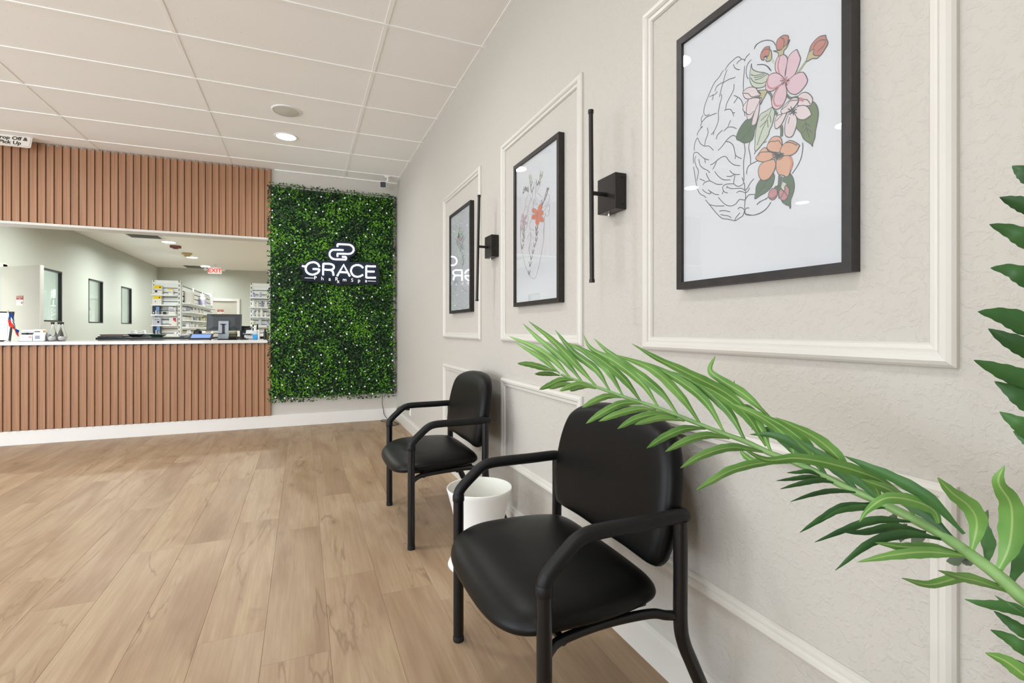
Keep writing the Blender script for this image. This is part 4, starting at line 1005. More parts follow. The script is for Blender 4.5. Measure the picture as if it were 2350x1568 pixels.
# ================================================================== PHARMACY SHELL
PW_ = [(10.62, 11.42), (12.63, 13.42), (14.61, 15.39)]
WZ0, WZ1 = 1.283, 2.183
DY0, DY1 = 8.55, 9.47
struct(holed(MB(), 'x', PXL - 0.14, PXL, Y2, PYB, -0.01, ZC, [(a, b, WZ0, WZ1) for a, b in PW_] + [(DY0, DY1, -0.01, 2.045)]).build('wall_pharmacy_left', 'pharmacy_paint'))
struct(MB().box((PXL - 2.4, PYB, -0.01), (PXR, PYB + 0.12, ZC)).build('wall_pharmacy_back', 'pharmacy_paint'))
struct(MB().box((PXR, Y2, -0.01), (PXR + 0.12, PYB, ZC)).build('wall_pharmacy_right', 'pharmacy_paint'))
struct(MB().box((XW, Y2 - 0.02, -0.01), (PXR, Y2 + 0.1, ZC)).build('wall_pharmacy_front', 'pharmacy_paint'))
# rooms beyond the little windows
struct(MB().box((PXL - 2.3, Y2, -0.01), (PXL - 2.2, PYB, ZC)).build('wall_side_room_rear', 'pharmacy_paint'))
struct(MB().box((PXL - 2.2, Y2, -0.01), (PXL - 0.14, Y2 + 0.1, ZC)).build('wall_side_room_end', 'pharmacy_paint'))
struct(MB().box((PXL - 2.2, 12.0, -0.01), (PXL - 0.14, 12.1, ZC)).build('wall_side_room_partition', 'pharmacy_paint'))
for yy in (9.6, 14.6):
    R = thing('side_room_light', 'flat ceiling light in the side room behind the pharmacy windows', 'ceiling light', (PXL - 1.2, yy, ZC), 'side room lights')
    MB().box((PXL - 1.5, yy - 0.3, ZC - 0.012), (PXL - 0.9, yy + 0.3, ZC - 0.001)).build('panel', 'plastic_white', R)
    l = bpy.data.lights.new('panel_lamp', 'AREA'); l.size = 0.55; l.energy = 17; l.color = (0.98, 1, 0.96)
    o = bpy.data.objects.new('panel_lamp', l); COL.objects.link(o); o.parent = R; o.location = (0, 0, -0.02)
for i, (a, b) in enumerate(PW_):
    fr = MB(); xo, xi = PXL + 0.004, PXL - 0.045
    for (ya, yb, za_, zb_) in ((a, a + 0.03, WZ0, WZ1), (b - 0.03, b, WZ0, WZ1), (a, b, WZ0, WZ0 + 0.022), (a, b, WZ1 - 0.03, WZ1)): fr.box((xi, ya, za_), (xo, yb, zb_))
    w = struct(fr.build('window_%d' % (i + 1), 'frame_black'), 'black framed interior window in the pharmacy side wall')
    MB().box((PXL - 0.040, a + 0.02, WZ0 + 0.015), (PXL - 0.035, b - 0.02, WZ1 - 0.02)).build('pane', 'window_glass', w)
# things seen through the panes, besides slats that imitate a reflection
dv = thing('cased_door', 'pale cased door seen through the middle pharmacy window', 'door', (PXL - 2.2, 14.6, 0))
MB().bbox((PXL - 2.199, 14.1, 0), (PXL - 2.165, 15.0, 1.88), 0.003).build('leaf', 'door_white2', dv)
MB().bbox((PXL - 2.199, 14.0, 1.88), (PXL - 2.15, 16.2, 2.0), 0.003).build('casing', 'trim_white', dv)
nb = thing('notice_board', 'dark patterned notice on the wall behind the far pharmacy window', 'notice', (PXL - 2.2, 17.2, 1.3))
MB().box((PXL - 2.2, 16.95, 1.35), (PXL - 2.19, 17.35, 1.72)).build('sheet', 'pale_grey', nb)
for r_ in range(3):
    for c_ in range(3): MB().box((PXL - 2.19, 16.98 + c_ * 0.125, 1.38 + r_ * 0.115), (PXL - 2.186, 17.07 + c_ * 0.125, 1.46 + r_ * 0.115)).build('print_block', 'shelf_dark', nb)
bl = thing('window_blind', 'pale horizontal slats imitating a shelf reflection in the near pharmacy window', 'blind', (PXL - 2.15, 11.3, 1.3))
for q in range(16): MB().obox((PXL - 2.15, 11.35, 1.35 + q * 0.055), (0, 0.45, 0), (0.016, 0, 0.010), (0, 0, 0.001)).build('reflection_slat', 'shelf_white', bl)  # added slats in place of the white shelving mirrored in the pane
MB().box((PXL - 2.17, 10.9, 2.22), (PXL - 2.12, 11.8, 2.27)).build('reflection_rail', 'shelf_white', bl)

# near doorway and its open leaf
struct(MB().box((PXL, DY0 - 0.11, 0), (PXL + 0.018, DY0, 2.045)).box((PXL, DY1, 0), (PXL + 0.018, DY1 + 0.11, 2.09)).box((PXL, DY0 - 0.11, 2.045), (PXL + 0.018, DY1 + 0.14, 2.10)).build('trim_8', 'trim_white'))
hg, ed = Vector((PXL + 0.02, 9.45, 0)), Vector((-3.372, 8.99, 0))
dd = (ed - hg); dl = dd.length; dd.normalize(); dn = Vector((-dd.y, dd.x, 0)) * -1
if dn.y > 0: dn = -dn
d1 = struct(MB().obox((hg + ed) / 2 + Vector((0, 0, 1.027)), dd * dl / 2, dn * 0.022, Vector((0, 0, 1.02))).build('door_1', 'door_white'), 'open pale door leaf beside the near pharmacy window')
MB().obox(ed + Vector((0, 0, 1.027)) + dd * 0.004, dd * 0.004, dn * 0.0225, Vector((0, 0, 1.021))).build('door_edge', 'trim_white', d1)
kp = ed - dd * 0.07 + dn * 0.022; kp.z = 0.98
MB().tube([kp, kp + dn * 0.05], [0.012, 0.026], 12).build('door_knob', 'steel', d1)
def restricted_sign(name, label, c, a, b, n, w):
    R = thing(name, label, 'sign', c)
    c = Vector(c); h = w * 1.05
    mb = MB(); mb.obox(c, a * w / 2, b * h / 2, n * 0.0015, 0); mb.obox(c + b * h * 0.29, a * w / 2, b * h * 0.20, n * 0.0022, 1)
    mb.build('plate', ['sign_white', 'sign_red'], R)
    t = MB(); put_text(t, 'RESTRICTED', w * 0.155, c + b * h * 0.31 + n * 0.003, a, b, 0); put_text(t, 'AREA', w * 0.16, c + b * h * 0.14 + n * 0.003, a, b, 0)
    for i, s_ in enumerate(('AUTHORIZED', 'PERSONNEL', 'ONLY')): put_text(t, s_, w * 0.095, c - a * w * 0.2 - b * (h * (0.08 + 0.13 * i)) + n * 0.003, a, b, 1)
    rg = c + a * w * 0.32 - b * h * 0.22
    P = [rg + (a * math.cos(2 * math.pi * j / 20) + b * math.sin(2 * math.pi * j / 20)) * w * 0.15 + n * 0.003 for j in range(20)]; Q = [rg + (p - rg - n * 0.003) * 0.78 + n * 0.003 for p in P]
    t.add(P + Q, [(j, (j + 1) % 20, 20 + (j + 1) % 20, 20 + j) for j in range(20)], 2)
    t.obox(rg + n * 0.003, a * w * 0.025, b * w * 0.09, n * 0.0004, 1); t.obox(rg + n * 0.0035, (a * 0.7 + b * 0.7) * w * 0.13, (a * -0.7 + b * 0.7) * w * 0.012, n * 0.0003, 2)
    t.build('lettering', ['sign_white', 'sign_ink', 'sign_red'], R)
fa = dd if dd.x > 0 else -dd
rc = hg + (ed - hg) * 0.47; rc.z = 1.50
# centre of the notice sits on the leaf where the photo shows it
rr_ = ray(45.5, 690); pl0 = hg + dn * 0.0235; tt = (pl0 - Vector((0, 0, HC))).dot(dn) / rr_.dot(dn); rc = Vector((0, 0, HC)) + rr_ * tt
restricted_sign('restricted_notice', 'red and white RESTRICTED AREA notice on the open door leaf', rc, fa, Vector((0, 0, 1)), dn, 0.13)
# far door
dx0, dx1 = -2.70, -1.915
cs = struct(MB().bbox((dx0 - 0.09, PYB - 0.05, 0), (dx0, PYB, 2.115), 0.003).bbox((dx1, PYB - 0.05, 0), (dx1 + 0.085, PYB, 2.115), 0.003).bbox((dx0, PYB - 0.05, 2.032), (dx1, PYB, 2.115), 0.003).build('trim_9', 'base_white'), 'white casing round the far pharmacy door')
d2 = struct(MB().bbox((dx0, PYB - 0.006, 0.01), (dx1, PYB + 0.03, 2.03), 0.002).build('door_2', 'door_white2'))
MB().tube([(dx0 + 0.07, PYB - 0.006, 1.0), (dx0 + 0.07, PYB - 0.06, 1.0)], [0.012, 0.026], 12).build('door_knob', 'steel', d2)
restricted_sign('restricted_notice', 'small red and white RESTRICTED AREA notice on the far door above the monitor', onY(506, 717, PYB - 0.012), Vector((1, 0, 0)), Vector((0, 0, 1)), Vector((0, -1, 0)), 0.17)

# exit sign with two lamp heads
ec = onY(493.5, 621.5, 16.5)
ex = thing('exit_sign', 'lit red and white EXIT sign on the pharmacy ceiling', 'sign', (ec.x, 16.5, ZC))
MB().bbox((ec.x - 0.175, 16.47, ec.z - 0.095), (ec.x + 0.175, 16.54, ec.z + 0.095), 0.006).build('housing', 'plastic_white', ex)
MB().box((ec.x - 0.165, 16.466, ec.z - 0.085), (ec.x + 0.165, 16.471, ec.z + 0.085)).build('face', 'exit_face', ex)
mb = MB(); put_text(mb, 'EXIT', 0.165, (ec.x, 16.464, ec.z - 0.055), (1, 0, 0), (0, 0, 1), bold=0.004); mb.build('lettering', 'exit_red', ex)
for s in (-1, 1):
    MB().tube([(ec.x + s * 0.17, 16.5, ec.z + 0.03), (ec.x + s * 0.22, 16.48, ec.z + 0.03)], 0.014, 8).build('lamp_arm', 'plastic_white', ex)
    MB().tube([(ec.x + s * 0.225, 16.53, ec.z + 0.035), (ec.x + s * 0.225, 16.43, ec.z + 0.025)], [0.03, 0.045], 14).build('lamp_head', 'plastic_white', ex)
MB().tube([(ec.x, 16.5, ec.z + 0.09), (ec.x, 16.5, ZC)], 0.03, 12).build('canopy', 'plastic_white', ex)

# ceiling things of the pharmacy
def vent(label, x0, x1, y0, y1):
    R = thing('air_vent', label, 'vent', ((x0 + x1) / 2, (y0 + y1) / 2, ZC), 'pharmacy ceiling vents')
    MB().box((x0, y0, ZC - 0.004), (x1, y1, ZC - 0.001)).build('back_plate', 'vent_dark', R)
    n = 6
    for i in range(n):
        y = y0 + (y1 - y0) * (i + 0.5) / n
        MB().obox(((x0 + x1) / 2, y, ZC - 0.014), ((x1 - x0) / 2, 0, 0), (0, 0.017, 0.004), (0, 0, 0.001)).build('louvre', 'grid_white', R)
    for a in (x0, x1): MB().box((a - 0.02, y0, ZC - 0.012), (a + 0.02, y1, ZC)).build('rim', 'grid_white', R)
p = onZ(333, 541, ZC); vent('nearer slotted air vent in the pharmacy ceiling', p.x - 0.30, p.x + 0.26, p.y - 0.28, p.y + 0.28)
p = onZ(440 + 16, 613.0, ZC); vent('farther slotted air vent in the pharmacy ceiling', p.x - 0.35, p.x + 0.32, p.y - 0.30, p.y + 0.30)
p = onZ(403, 564, ZC); fs_ = thing('fire_strobe', 'dark red fire alarm strobe on the pharmacy ceiling', 'alarm', p)
MB().bbox((p.x - 0.10, p.y - 0.06, ZC - 0.055), (p.x + 0.10, p.y + 0.06, ZC - 0.001), 0.01).build('body', 'red_brown', fs_); MB().bbox((p.x - 0.05, p.y - 0.03, ZC - 0.075), (p.x + 0.05, p.y + 0.03, ZC - 0.055), 0.006).build('strobe_lens', 'brown', fs_)
p = onZ(429, 581, ZC); sm = thing('smoke_detector', 'tan round smoke detector on the pharmacy ceiling', 'detector', p)
MB().lathe([(0.0, 0), (0.11, 0), (0.11, -0.03), (0.075, -0.05), (0.06, -0.085), (0.0, -0.09)], (p.x, p.y, ZC), 20).build('body', 'tan', sm); MB().lathe([(0.062, -0.062), (0.066, -0.066), (0.062, -0.07)], (p.x, p.y, ZC), 20).build('ring', 'olive_box', sm)

# ================================================================== SHELVING
def gondola(label, x0, x1, y, zt, shelf_px, slat_n, u0=None):
    R = thing('shelving_unit', label, 'shelving', ((x0 + x1) / 2, y + 0.2, 0), 'white pharmacy shelving')
    for x in (x0, x1 - 0.045):
        p_ = MB().box((x, y, 0), (x + 0.045, y + 0.06, zt)).build('upright', 'shelf_white', R)
        sl = MB()
        for q in range(int(zt / 0.085)):
            sl.box((x + 0.016, y - 0.002, 0.06 + q * 0.085), (x + 0.029, y + 0.001, 0.06 + q * 0.085 + 0.05))
        sl.build('slot_row', 'shelf_dark', p_)
    MB().box((x0, y + 0.03, zt - 0.07), (x1, y + 0.09, zt)).build('top_cap', 'shelf_white', R)
    MB().box((x0 + 0.02, y + 0.055, 0.05), (x1 - 0.02, y + 0.06, zt)).build('back_sheet', 'groove_grey', R)
    hh_ = (zt - 0.12) / slat_n
    for q in range(slat_n):
        MB().bbox((x0 + 0.045, y + 0.035, 0.05 + q * hh_ + 0.016), (x1 - 0.045, y + 0.054, 0.05 + (q + 1) * hh_), 0.003, seg=1).build('slat_board', 'shelf_white', R)
    for z in shelf_px:
        MB().bbox((x0 + 0.0, y - 0.125, z - 0.026), (x1 - 0.05, y + 0.034, z), 0.003, seg=1).build('shelf', 'shelf_white', R)
    return R
YG = 12.0
gx0, gx1 = -2.776, -2.300
def gz(v, u=380, Y=YG - 0.12): return onY(u, v, Y).z
# shelf front edges seen at these picture rows
SH = [gz(676), gz(699), gz(722), gz(746)]
gondola('white slatted shelving end with yellow and blue boxes left of the monitor', gx0, gx1, YG, 2.142, SH, 22)
# long side run of the same aisle
sr = thing('shelving_run', 'long white slatted shelving side lined with small bottles', 'shelving', (gx1, 13.8, 0), 'white pharmacy shelving')
MB().box((gx1 - 0.03, 12.08, 0), (gx1 - 0.02, 15.6, 2.07)).build('back_sheet', 'groove_grey', sr)
for q in range(19):
    MB().bbox((gx1 - 0.02, 12.08, 0.10 + q * 0.103), (gx1, 15.6, 0.10 + (q + 1) * 0.103 - 0.022), 0.003, seg=1).build('slat_board', 'shelf_white', sr)
SRZ = [gz(v_, u_, 12.2) for u_, v_ in ((418, 689), (418, 712), (418, 731), (418, 750))]
SRZ = [1.70, 1.52, 1.345, 1.19]
for z in SRZ: MB().bbox((gx1, 12.1, z - 0.026), (gx1 + 0.15, 15.6, z), 0.003, seg=1).build('shelf', 'shelf_white', sr)
for y in (12.1, 13.3, 14.45, 15.58): MB().box((gx1 - 0.005, y - 0.02, 0), (gx1 + 0.012, y + 0.02, 2.09)).build('upright', 'shelf_white', sr)
# far end unit
e0, e1 = onY(466, 680, 15.9), onY(486, 680, 15.9)
gondola('narrow white shelving end holding black capped bottles beside the far door', e0.x, e1.x + 0.02, 15.9, onY(476, 673, 15.9).z, [onY(476, 706, 15.8).z, onY(476, 724, 15.8).z, 1.2], 20)
# right-hand unit
rx0 = onY(574, 650, YG).x
RS = [gz(682.5, 595), gz(704.5, 595), gz(726.5, 595), gz(747.5, 595)]
gondola('white slatted shelving end beside the leaf wall, behind the hand sanitizer', rx0, rx0 + 0.56, YG, 2.142, RS, 22)

def boxthing(name, label, cat, u0, u1, v0, v1, Y, d, mats, zb=None, group=None):
    """carton standing with its front at depth Y; mats = list of (rel x0,x1,z0,z1,mat) panels printed on the front"""
    a = onY(u0, v1, Y); b = onY(u1, v0, Y); z0 = zb if zb is not None else a.z; h = b.z - a.z
    R = thing(name, label, cat, ((a.x + b.x) / 2, Y + d / 2, z0), group)
    MB().bbox((a.x, Y, z0), (b.x, Y + d, z0 + h), 0.002, seg=1).build('carton', mats[0], R)
    w = b.x - a.x
    for (p0, p1, q0, q1, m_) in mats[1]:
        MB().box((a.x + w * p0, Y - 0.0012, z0 + h * q0), (a.x + w * p1, Y + 0.001, z0 + h * q1)).build('front_print', m_, R)
    return R
YBX = YG - 0.105
GB = 'boxes on the white shelving end'
boxthing('supply_box', 'large yellow and white box on the top shelf', 'box', 352.5, 371.5, 654.5, 675, YBX, 0.09, ('box_white', [(0, 1, 0.62, 1, 'yellow'), (0.05, 0.95, 0.42, 0.5, 'card_grey'), (0.15, 0.45, 0.2, 0.42, 'card_black'), (0.7, 0.85, 0.72, 0.85, 'card_black')]), SH[0], GB)
boxthing('supply_box', 'small yellow topped box on the top shelf', 'box', 386.5, 396, 662, 675, YBX, 0.08, ('box_white', [(0, 1, 0.75, 1, 'yellow'), (0.1, 0.8, 0.4, 0.5, 'card_grey')]), SH[0], GB)
boxthing('supply_box', 'yellow and white box on the second shelf', 'box', 351.5, 370, 678.5, 698.5, YBX, 0.09, ('box_white', [(0, 1, 0.62, 1, 'yellow'), (0.2, 0.35, 0.25, 0.4, 'card_grey'), (0.7, 0.85, 0.72, 0.85, 'card_black'), (0.75, 0.85, 0.36, 0.4, 'card_red')]), SH[1], GB)
boxthing('mask_box', 'dark blue box with a pale blue wave on the third shelf', 'box', 349.5, 366.5, 702, 720.5, YBX, 0.09, ('navy', [(0.5, 0.95, 0.45, 0.95, 'sky_blue'), (0.42, 0.55, 0.0, 0.5, 'card_white'), (0.6, 0.95, 0.0, 0.4, 'card_grey'), (0.1, 0.25, 0.1, 0.3, 'card_white')]), SH[2], GB)
boxthing('small_device', 'little dark device in the middle of the third shelf', 'device', 373.5, 380, 714, 720.5, YBX, 0.06, ('shelf_dark', [(0.1, 0.6, 0.2, 0.8, 'plastic_black')]), SH[2], GB)
boxthing('supply_box', 'white and lilac box on the third shelf', 'box', 387, 402, 704.5, 722, YBX, 0.08, ('box_white', [(0.1, 0.85, 0.55, 0.8, 'lilac'), (0.05, 0.95, 0.42, 0.5, 'navy'), (0.65, 0.95, 0.93, 1, 'navy')]), SH[2], GB)
boxthing('supply_box', 'pale lilac square box on the fourth shelf', 'box', 351, 369, 727, 744, YBX, 0.08, ('lilac', [(0.1, 0.8, 0.25, 0.85, 'pale_grey'), (0.2, 0.75, 0.68, 0.74, 'card_grey'), (0.55, 0.8, 0.3, 0.5, 'beige')]), SH[3], GB)
boxthing('supply_box', 'white box with a magenta corner on the fourth shelf', 'box', 388, 405, 729, 745.5, YBX, 0.08, ('box_white', [(0.55, 0.95, 0.62, 0.98, 'magenta'), (0.75, 0.95, 0.45, 0.62, 'magenta'), (0.0, 0.3, 0.02, 0.12, 'red_brown')]), SH[3], GB)
SH5 = gz(771)
boxthing('mask_box', 'dark blue box with a pale blue wave low on the shelving', 'box', 350.5, 368, 748.5, 769, YBX, 0.09, ('navy', [(0.5, 0.95, 0.5, 0.98, 'sky_blue'), (0.38, 0.5, 0.0, 0.55, 'card_white'), (0.62, 0.95, 0.0, 0.45, 'card_grey')]), None, GB)
def bottle(name, label, c, r, h, body, cap, group=None, neck=0.55, lab=None):
    R = thing(name, label, 'bottle', c, group)
    MB().lathe([(0.0, 0), (r * 0.95, 0), (r, h * 0.03), (r, h * 0.66), (r * 0.9, h * 0.72), (r * neck, h * 0.80), (r * neck, h * 0.84)], c, 16).build('body', body, R)
    MB().lathe([(r * neck * 1.15, h * 0.82), (r * neck * 1.15, h), (0.0, h)], c, 16).build('cap', cap, R)
    if lab: MB().lathe([(r * 1.01, h * 0.15), (r * 1.01, h * 0.55)], c, 16).build('label_band', lab, R)
    return R
rb_ = random.Random(5)
ORD = ['first', 'second', 'third', 'fourth', 'fifth', 'sixth', 'seventh', 'eighth', 'ninth', 'tenth']
GS = 'small bottles and packs on the long shelving side'
spec = [(12.25, SRZ[0], 0.05, 0.15, 'box_white', 'box_white', 'beige'), (13.95, SRZ[0], 0.07, 0.30, 'plastic_white', 'plastic_white', 'lilac')]
for y, z, r, h, b_m, c_m, l_m in spec[1:]:
    bottle('pump_bottle', 'tall white bottle with lilac label on the upper shelf of the long shelving', (gx1 + 0.08, y, z), r, h, b_m, c_m, GS, lab=l_m)
R = thing('supply_box', 'tall white carton with a green edge on the upper shelf of the long shelving', 'box', (gx1 + 0.1, 12.45, SRZ[0]), GS); MB().bbox((gx1 + 0.015, 12.3, SRZ[0]), (gx1 + 0.14, 12.62, SRZ[0] + 0.24), 0.003).build('carton', 'box_white', R); MB().box((gx1 + 0.1398, 12.5, SRZ[0] + 0.03), (gx1 + 0.142, 12.56, SRZ[0] + 0.21)).build('front_print', 'beige', R)
R = thing('supply_box', 'beige carton toward the far end of the long shelving', 'box', (gx1 + 0.1, 14.6, SRZ[2]), GS); MB().bbox((gx1 + 0.015, 14.48, SRZ[2]), (gx1 + 0.14, 14.9, SRZ[2] + 0.135), 0.003).build('carton', 'beige', R); MB().box((gx1 + 0.1398, 14.7, SRZ[2] + 0.02), (gx1 + 0.142, 14.88, SRZ[2] + 0.12)).build('front_print', 'box_white', R)
for si, z in enumerate(SRZ):
    n = (0, 9, 10, 9)[si]
    for q in range(n):
        y = 12.22 + q * 0.215 + rb_.uniform(-0.03, 0.03)
        if si == 2 and 14.2 < y: continue
        nm_ = ('second', 'second', 'third', 'lowest')[si]
        bottle('pill_bottle', '%s tiny bottle from the near end on the %s shelf of the long shelving' % (ORD[q], nm_), (gx1 + 0.08 + rb_.uniform(-0.02, 0.02), y, z), rb_.uniform(0.022, 0.038), rb_.uniform(0.06, 0.11), rb_.choice(['pale_grey', 'box_white', 'beige', 'plastic_white', 'card_grey']), rb_.choice(['shelf_dark', 'plastic_white', 'olive_box', 'brown']), 'tiny bottles on the %s shelf of the long shelving' % nm_)
for q, u_ in enumerate((472.5, 475.5, 478.5, 481)):
    c = onY(u_, 705, 15.76); bottle('dropper_bottle', '%s black capped bottle from the left on the narrow far shelving end' % ORD[q], (c.x, 15.82, onY(476, 706, 15.8).z), 0.022, 0.17 + 0.02 * (q % 2), 'pale_grey' if q % 2 == 0 else 'plastic_black', 'plastic_black', 'black capped bottles on the far shelving end')
for si, z in enumerate(RS):
    for q in range((3, 5, 5, 3)[si]):
        x = rx0 + 0.07 + q * (0.40 / (3, 5, 5, 3)[si]) + rb_.uniform(-0.01, 0.01)
        nm_ = ('top', 'second', 'third', 'lowest')[si]
        bottle('remedy_bottle', '%s small bottle from the left on the %s shelf beside the leaf wall' % (ORD[q], nm_), (x, YG - 0.07, z), rb_.uniform(0.022, 0.034), rb_.uniform(0.09, 0.17), rb_.choice(['pale_grey', 'box_white', 'beige', 'card_grey', 'lilac']), rb_.choice(['plastic_white', 'shelf_dark', 'pale_grey']), 'small bottles on the %s shelf beside the leaf wall' % nm_)

# ================================================================== BLACK WORK DESK BEHIND THE COUNTER
DYF, DZ = 8.0, 1.041
wd_ = thing('work_desk', 'black topped work desk standing behind the white counter', 'desk', (-1.4, 8.35, 0))
MB().bbox((-2.462, DYF, 1.008), (-0.45, 8.75, DZ), 0.003).build('desk_top', 'desk_black', wd_)
MB().box((-2.30, 8.15, -0.012), (-0.6, 8.65, 1.008)).build('cabinet', 'pale_grey', wd_)
def dpt(u, y=8.2): return onY(u, 772, y).x
def tray(name, label, u0, u1, y0, y1, h, mat_, flare=0.03, cat='tray'):
    x0, x1 = dpt(u0, y0), dpt(u1, y0)
    R = thing(name, label, cat, ((x0 + x1) / 2, (y0 + y1) / 2, DZ))
    mb = MB(); z0 = DZ + 0.001
    lo = [(x0 + flare, y0 + flare * 0.6), (x1 - flare, y0 + flare * 0.6), (x1 - flare, y1 - flare * 0.6), (x0 + flare, y1 - flare * 0.6)]; hi = [(x0, y0), (x1, y0), (x1, y1), (x0, y1)]
    mb.add([(x, y, z0) for x, y in lo] + [(x, y, z0 + h) for x, y in hi], [(3, 2, 1, 0)] + [(i, (i + 1) % 4, 4 + (i + 1) % 4, 4 + i) for i in range(4)])
    b = mb.build('body', mat_, R); sm_ = b.modifiers.new('wall', 'SOLIDIFY'); sm_.thickness = 0.004
    rm = MB()
    for i in range(4):
        p, q = hi[i], hi[(i + 1) % 4]; rm.tube([(p[0], p[1], z0 + h), (q[0], q[1], z0 + h)], 0.005, 6)
    rm.build('rim', mat_, R)
    return R
fd_ = thing('folder_stack', 'low stack of grey and brown folders on the black desk', 'folders', (dpt(260), 8.25, DZ))
MB().bbox((dpt(233), 8.06, DZ + 0.001), (dpt(289), 8.38, DZ + 0.018), 0.003).build('lower_folder', 'plastic_gray', fd_)
MB().bbox((dpt(238), 8.08, DZ + 0.018), (dpt(290), 8.40, DZ + 0.030), 0.003).build('paper_block', 'pale_grey', fd_)
MB().bbox((dpt(237), 8.06, DZ + 0.030), (dpt(290), 8.42, DZ + 0.040), 0.003).build('upper_folder', 'brown', fd_)
tray('black_tray', 'black flared tray on the desk beside the folders', 293, 318, 8.05, 8.3, 0.040, 'plastic_black')
tray('white_tray', 'white counting tray between black and green trays', 316, 340, 8.34, 8.6, 0.042, 'pale_grey')
tray('green_tray', 'dark green counting tray on the desk', 341, 372, 8.05, 8.3, 0.036, 'dark_green')
def dbottle(name, label, u, vtop, r, body='plastic_white', cap='plastic_white', y=8.45, zb=DZ, lab=None):
    x = onY(u, 765, y).x; h = onY(u, vtop, y).z - zb
    return bottle(name, label, (x, y, zb + 0.001), r, h, body, cap, None, 0.7, lab)
dbottle('mortar_cup', 'white mortar cup standing behind the black tray', 306.5, 758.0, 0.042, y=8.5)
dbottle('pill_bottle', 'small white bottle behind the white tray', 321.5, 760.5, 0.022, y=8.68)
dbottle('pill_bottle', 'taller white bottle behind the white tray, right of a smaller one', 330.5, 758.5, 0.028, y=8.68)
dbottle('pill_bottle', 'white bottle on the desk below the right post of the shelving', 402, 762, 0.018, y=8.35)
dbottle('pill_bottle', 'white lidded bottle just left of the tablet', 433.5, 759, 0.028, y=8.35)
R = thing('paper_pad', 'flat stack of papers on the desk right of the green tray', 'papers', (dpt(390), 8.2, DZ)); MB().box((dpt(378), 8.1, DZ + 0.001), (dpt(412), 8.3, DZ + 0.012)).build('sheets', 'box_white', R); MB().box((dpt(380), 8.12, DZ + 0.012), (dpt(398), 8.28, DZ + 0.016)).build('top_sheet', 'beige', R)
R = thing('glove_pack', 'crumpled blue grey pack on the desk near the tablet', 'pack', (dpt(417), 8.3, DZ)); MB().bbox((dpt(412), 8.2, DZ + 0.001), (dpt(423), 8.4, DZ + 0.028), 0.012).build('pouch', 'card_grey', R)
lp_ = thing('label_printer', 'rounded black label printer on the desk behind the tablet', 'printer', (dpt(452, 8.3), 8.35, DZ))
x0, x1 = dpt(443, 8.25), dpt(461.5, 8.25)
MB().bbox((x0, 8.25, DZ + 0.001), (x1, 8.45, DZ + 0.105), 0.03, seg=4).build('body', 'plastic_black', lp_); MB().bbox((x0 + 0.02, 8.249, DZ + 0.02), (x1 - 0.02, 8.26, DZ + 0.05), 0.004).build('label_slot', 'plastic_gray', lp_); MB().bbox((x0 + 0.03, 8.30, DZ + 0.100), (x1 - 0.03, 8.42, DZ + 0.115), 0.006).build('lid', 'plastic_gray', lp_)
R = thing('tape_roll', 'small white roll right of the black label printer', 'roll', (dpt(468, 8.3), 8.3, DZ)); MB().tube([(dpt(464.5, 8.3), 8.3, DZ + 0.042), (dpt(471.5, 8.3), 8.3, DZ + 0.042)], 0.040, 20).build('roll', 'plastic_white', R); MB().tube([(dpt(464.3, 8.3), 8.3, DZ + 0.042), (dpt(471.7, 8.3), 8.3, DZ + 0.042)], 0.016, 14).build('core', 'tan', R)

# ================================================================== THINGS ON THE COUNTER
CZ = 1.025
def cx_(u, y): return onY(u, 775, y).x
# tablet in a low stand
ty = 6.60
tb = thing('tablet', 'black edged tablet with blue screen lying tilted on the counter', 'tablet', (cx_(460, ty), ty, CZ))
pA, pB = onY(432, 781, ty), onY(486, 781, ty); zA = CZ + 0.012
tilt = Vector((0, 0.92, 0.40)); tl = 0.135; ctr = Vector(((pA.x + pB.x) / 2, ty, zA)) + tilt.normalized() * tl / 2; hwid = (pB.x - pA.x) / 2
tn = Vector((1, 0, 0)).cross(tilt).normalized()
MB().obox(ctr, (hwid, 0, 0), tilt.normalized() * tl / 2, tn * 0.006).build('case', 'plastic_black', tb)
MB().obox(ctr + tn * 0.0066, (hwid - 0.020, 0, 0), tilt.normalized() * (tl / 2 - 0.016), tn * 0.0006).build('screen', 'screen_blue', tb)
MB().bbox((pA.x + 0.02, ty - 0.012, CZ + 0.0005), (pB.x - 0.02, ty + 0.09, CZ + 0.007), 0.002).build('stand', 'silver', tb)
# monitor seen from behind
my = 7.02
mo = thing('monitor', 'dark grey monitor seen from behind on a silver stand on the counter', 'monitor', (cx_(513, my), my, CZ))
q = [onY(473, 721.5, my + 0.03), onY(553, 722.5, my + 0.03), onY(555.5, 757, my - 0.02), onY(477, 760.5, my - 0.02)]
zt_, zb_ = q[0].z, q[3].z
up = Vector((0, 0.05, zt_ - zb_)).normalized(); bk = Vector((1, 0, 0)).cross(up)
cc = (q[0] + q[1] + q[2] + q[3]) / 4
mb = MB(); hwid = (q[1].x - q[0].x) / 2; hh_ = (zt_ - zb_) / 2
mb.obox(cc, (hwid, 0, 0), up * hh_, bk * 0.009); mb.build('panel', 'plastic_gray', mo)
bz = MB(); F = cc + bk * 0.009
bz.add([F + Vector((sx * hwid * a, 0, 0)) + up * hh_ * b * sz + bk * d for (a, b, d) in ((0.93, 0.92, 0.0), (0.62, 0.6, 0.022)) for sx, sz in ((-1, -1), (1, -1), (1, 1), (-1, 1))], [(0, 1, 5, 4), (1, 2, 6, 5), (2, 3, 7, 6), (3, 0, 4, 7), (4, 5, 6, 7)])
bz.build('back_bulge', 'plastic_gray', mo)
sx0, sx1 = cx_(501, my - 0.04), cx_(524.5, my - 0.04); sy0 = my - 0.055
stz = onY(510, 737, sy0).z
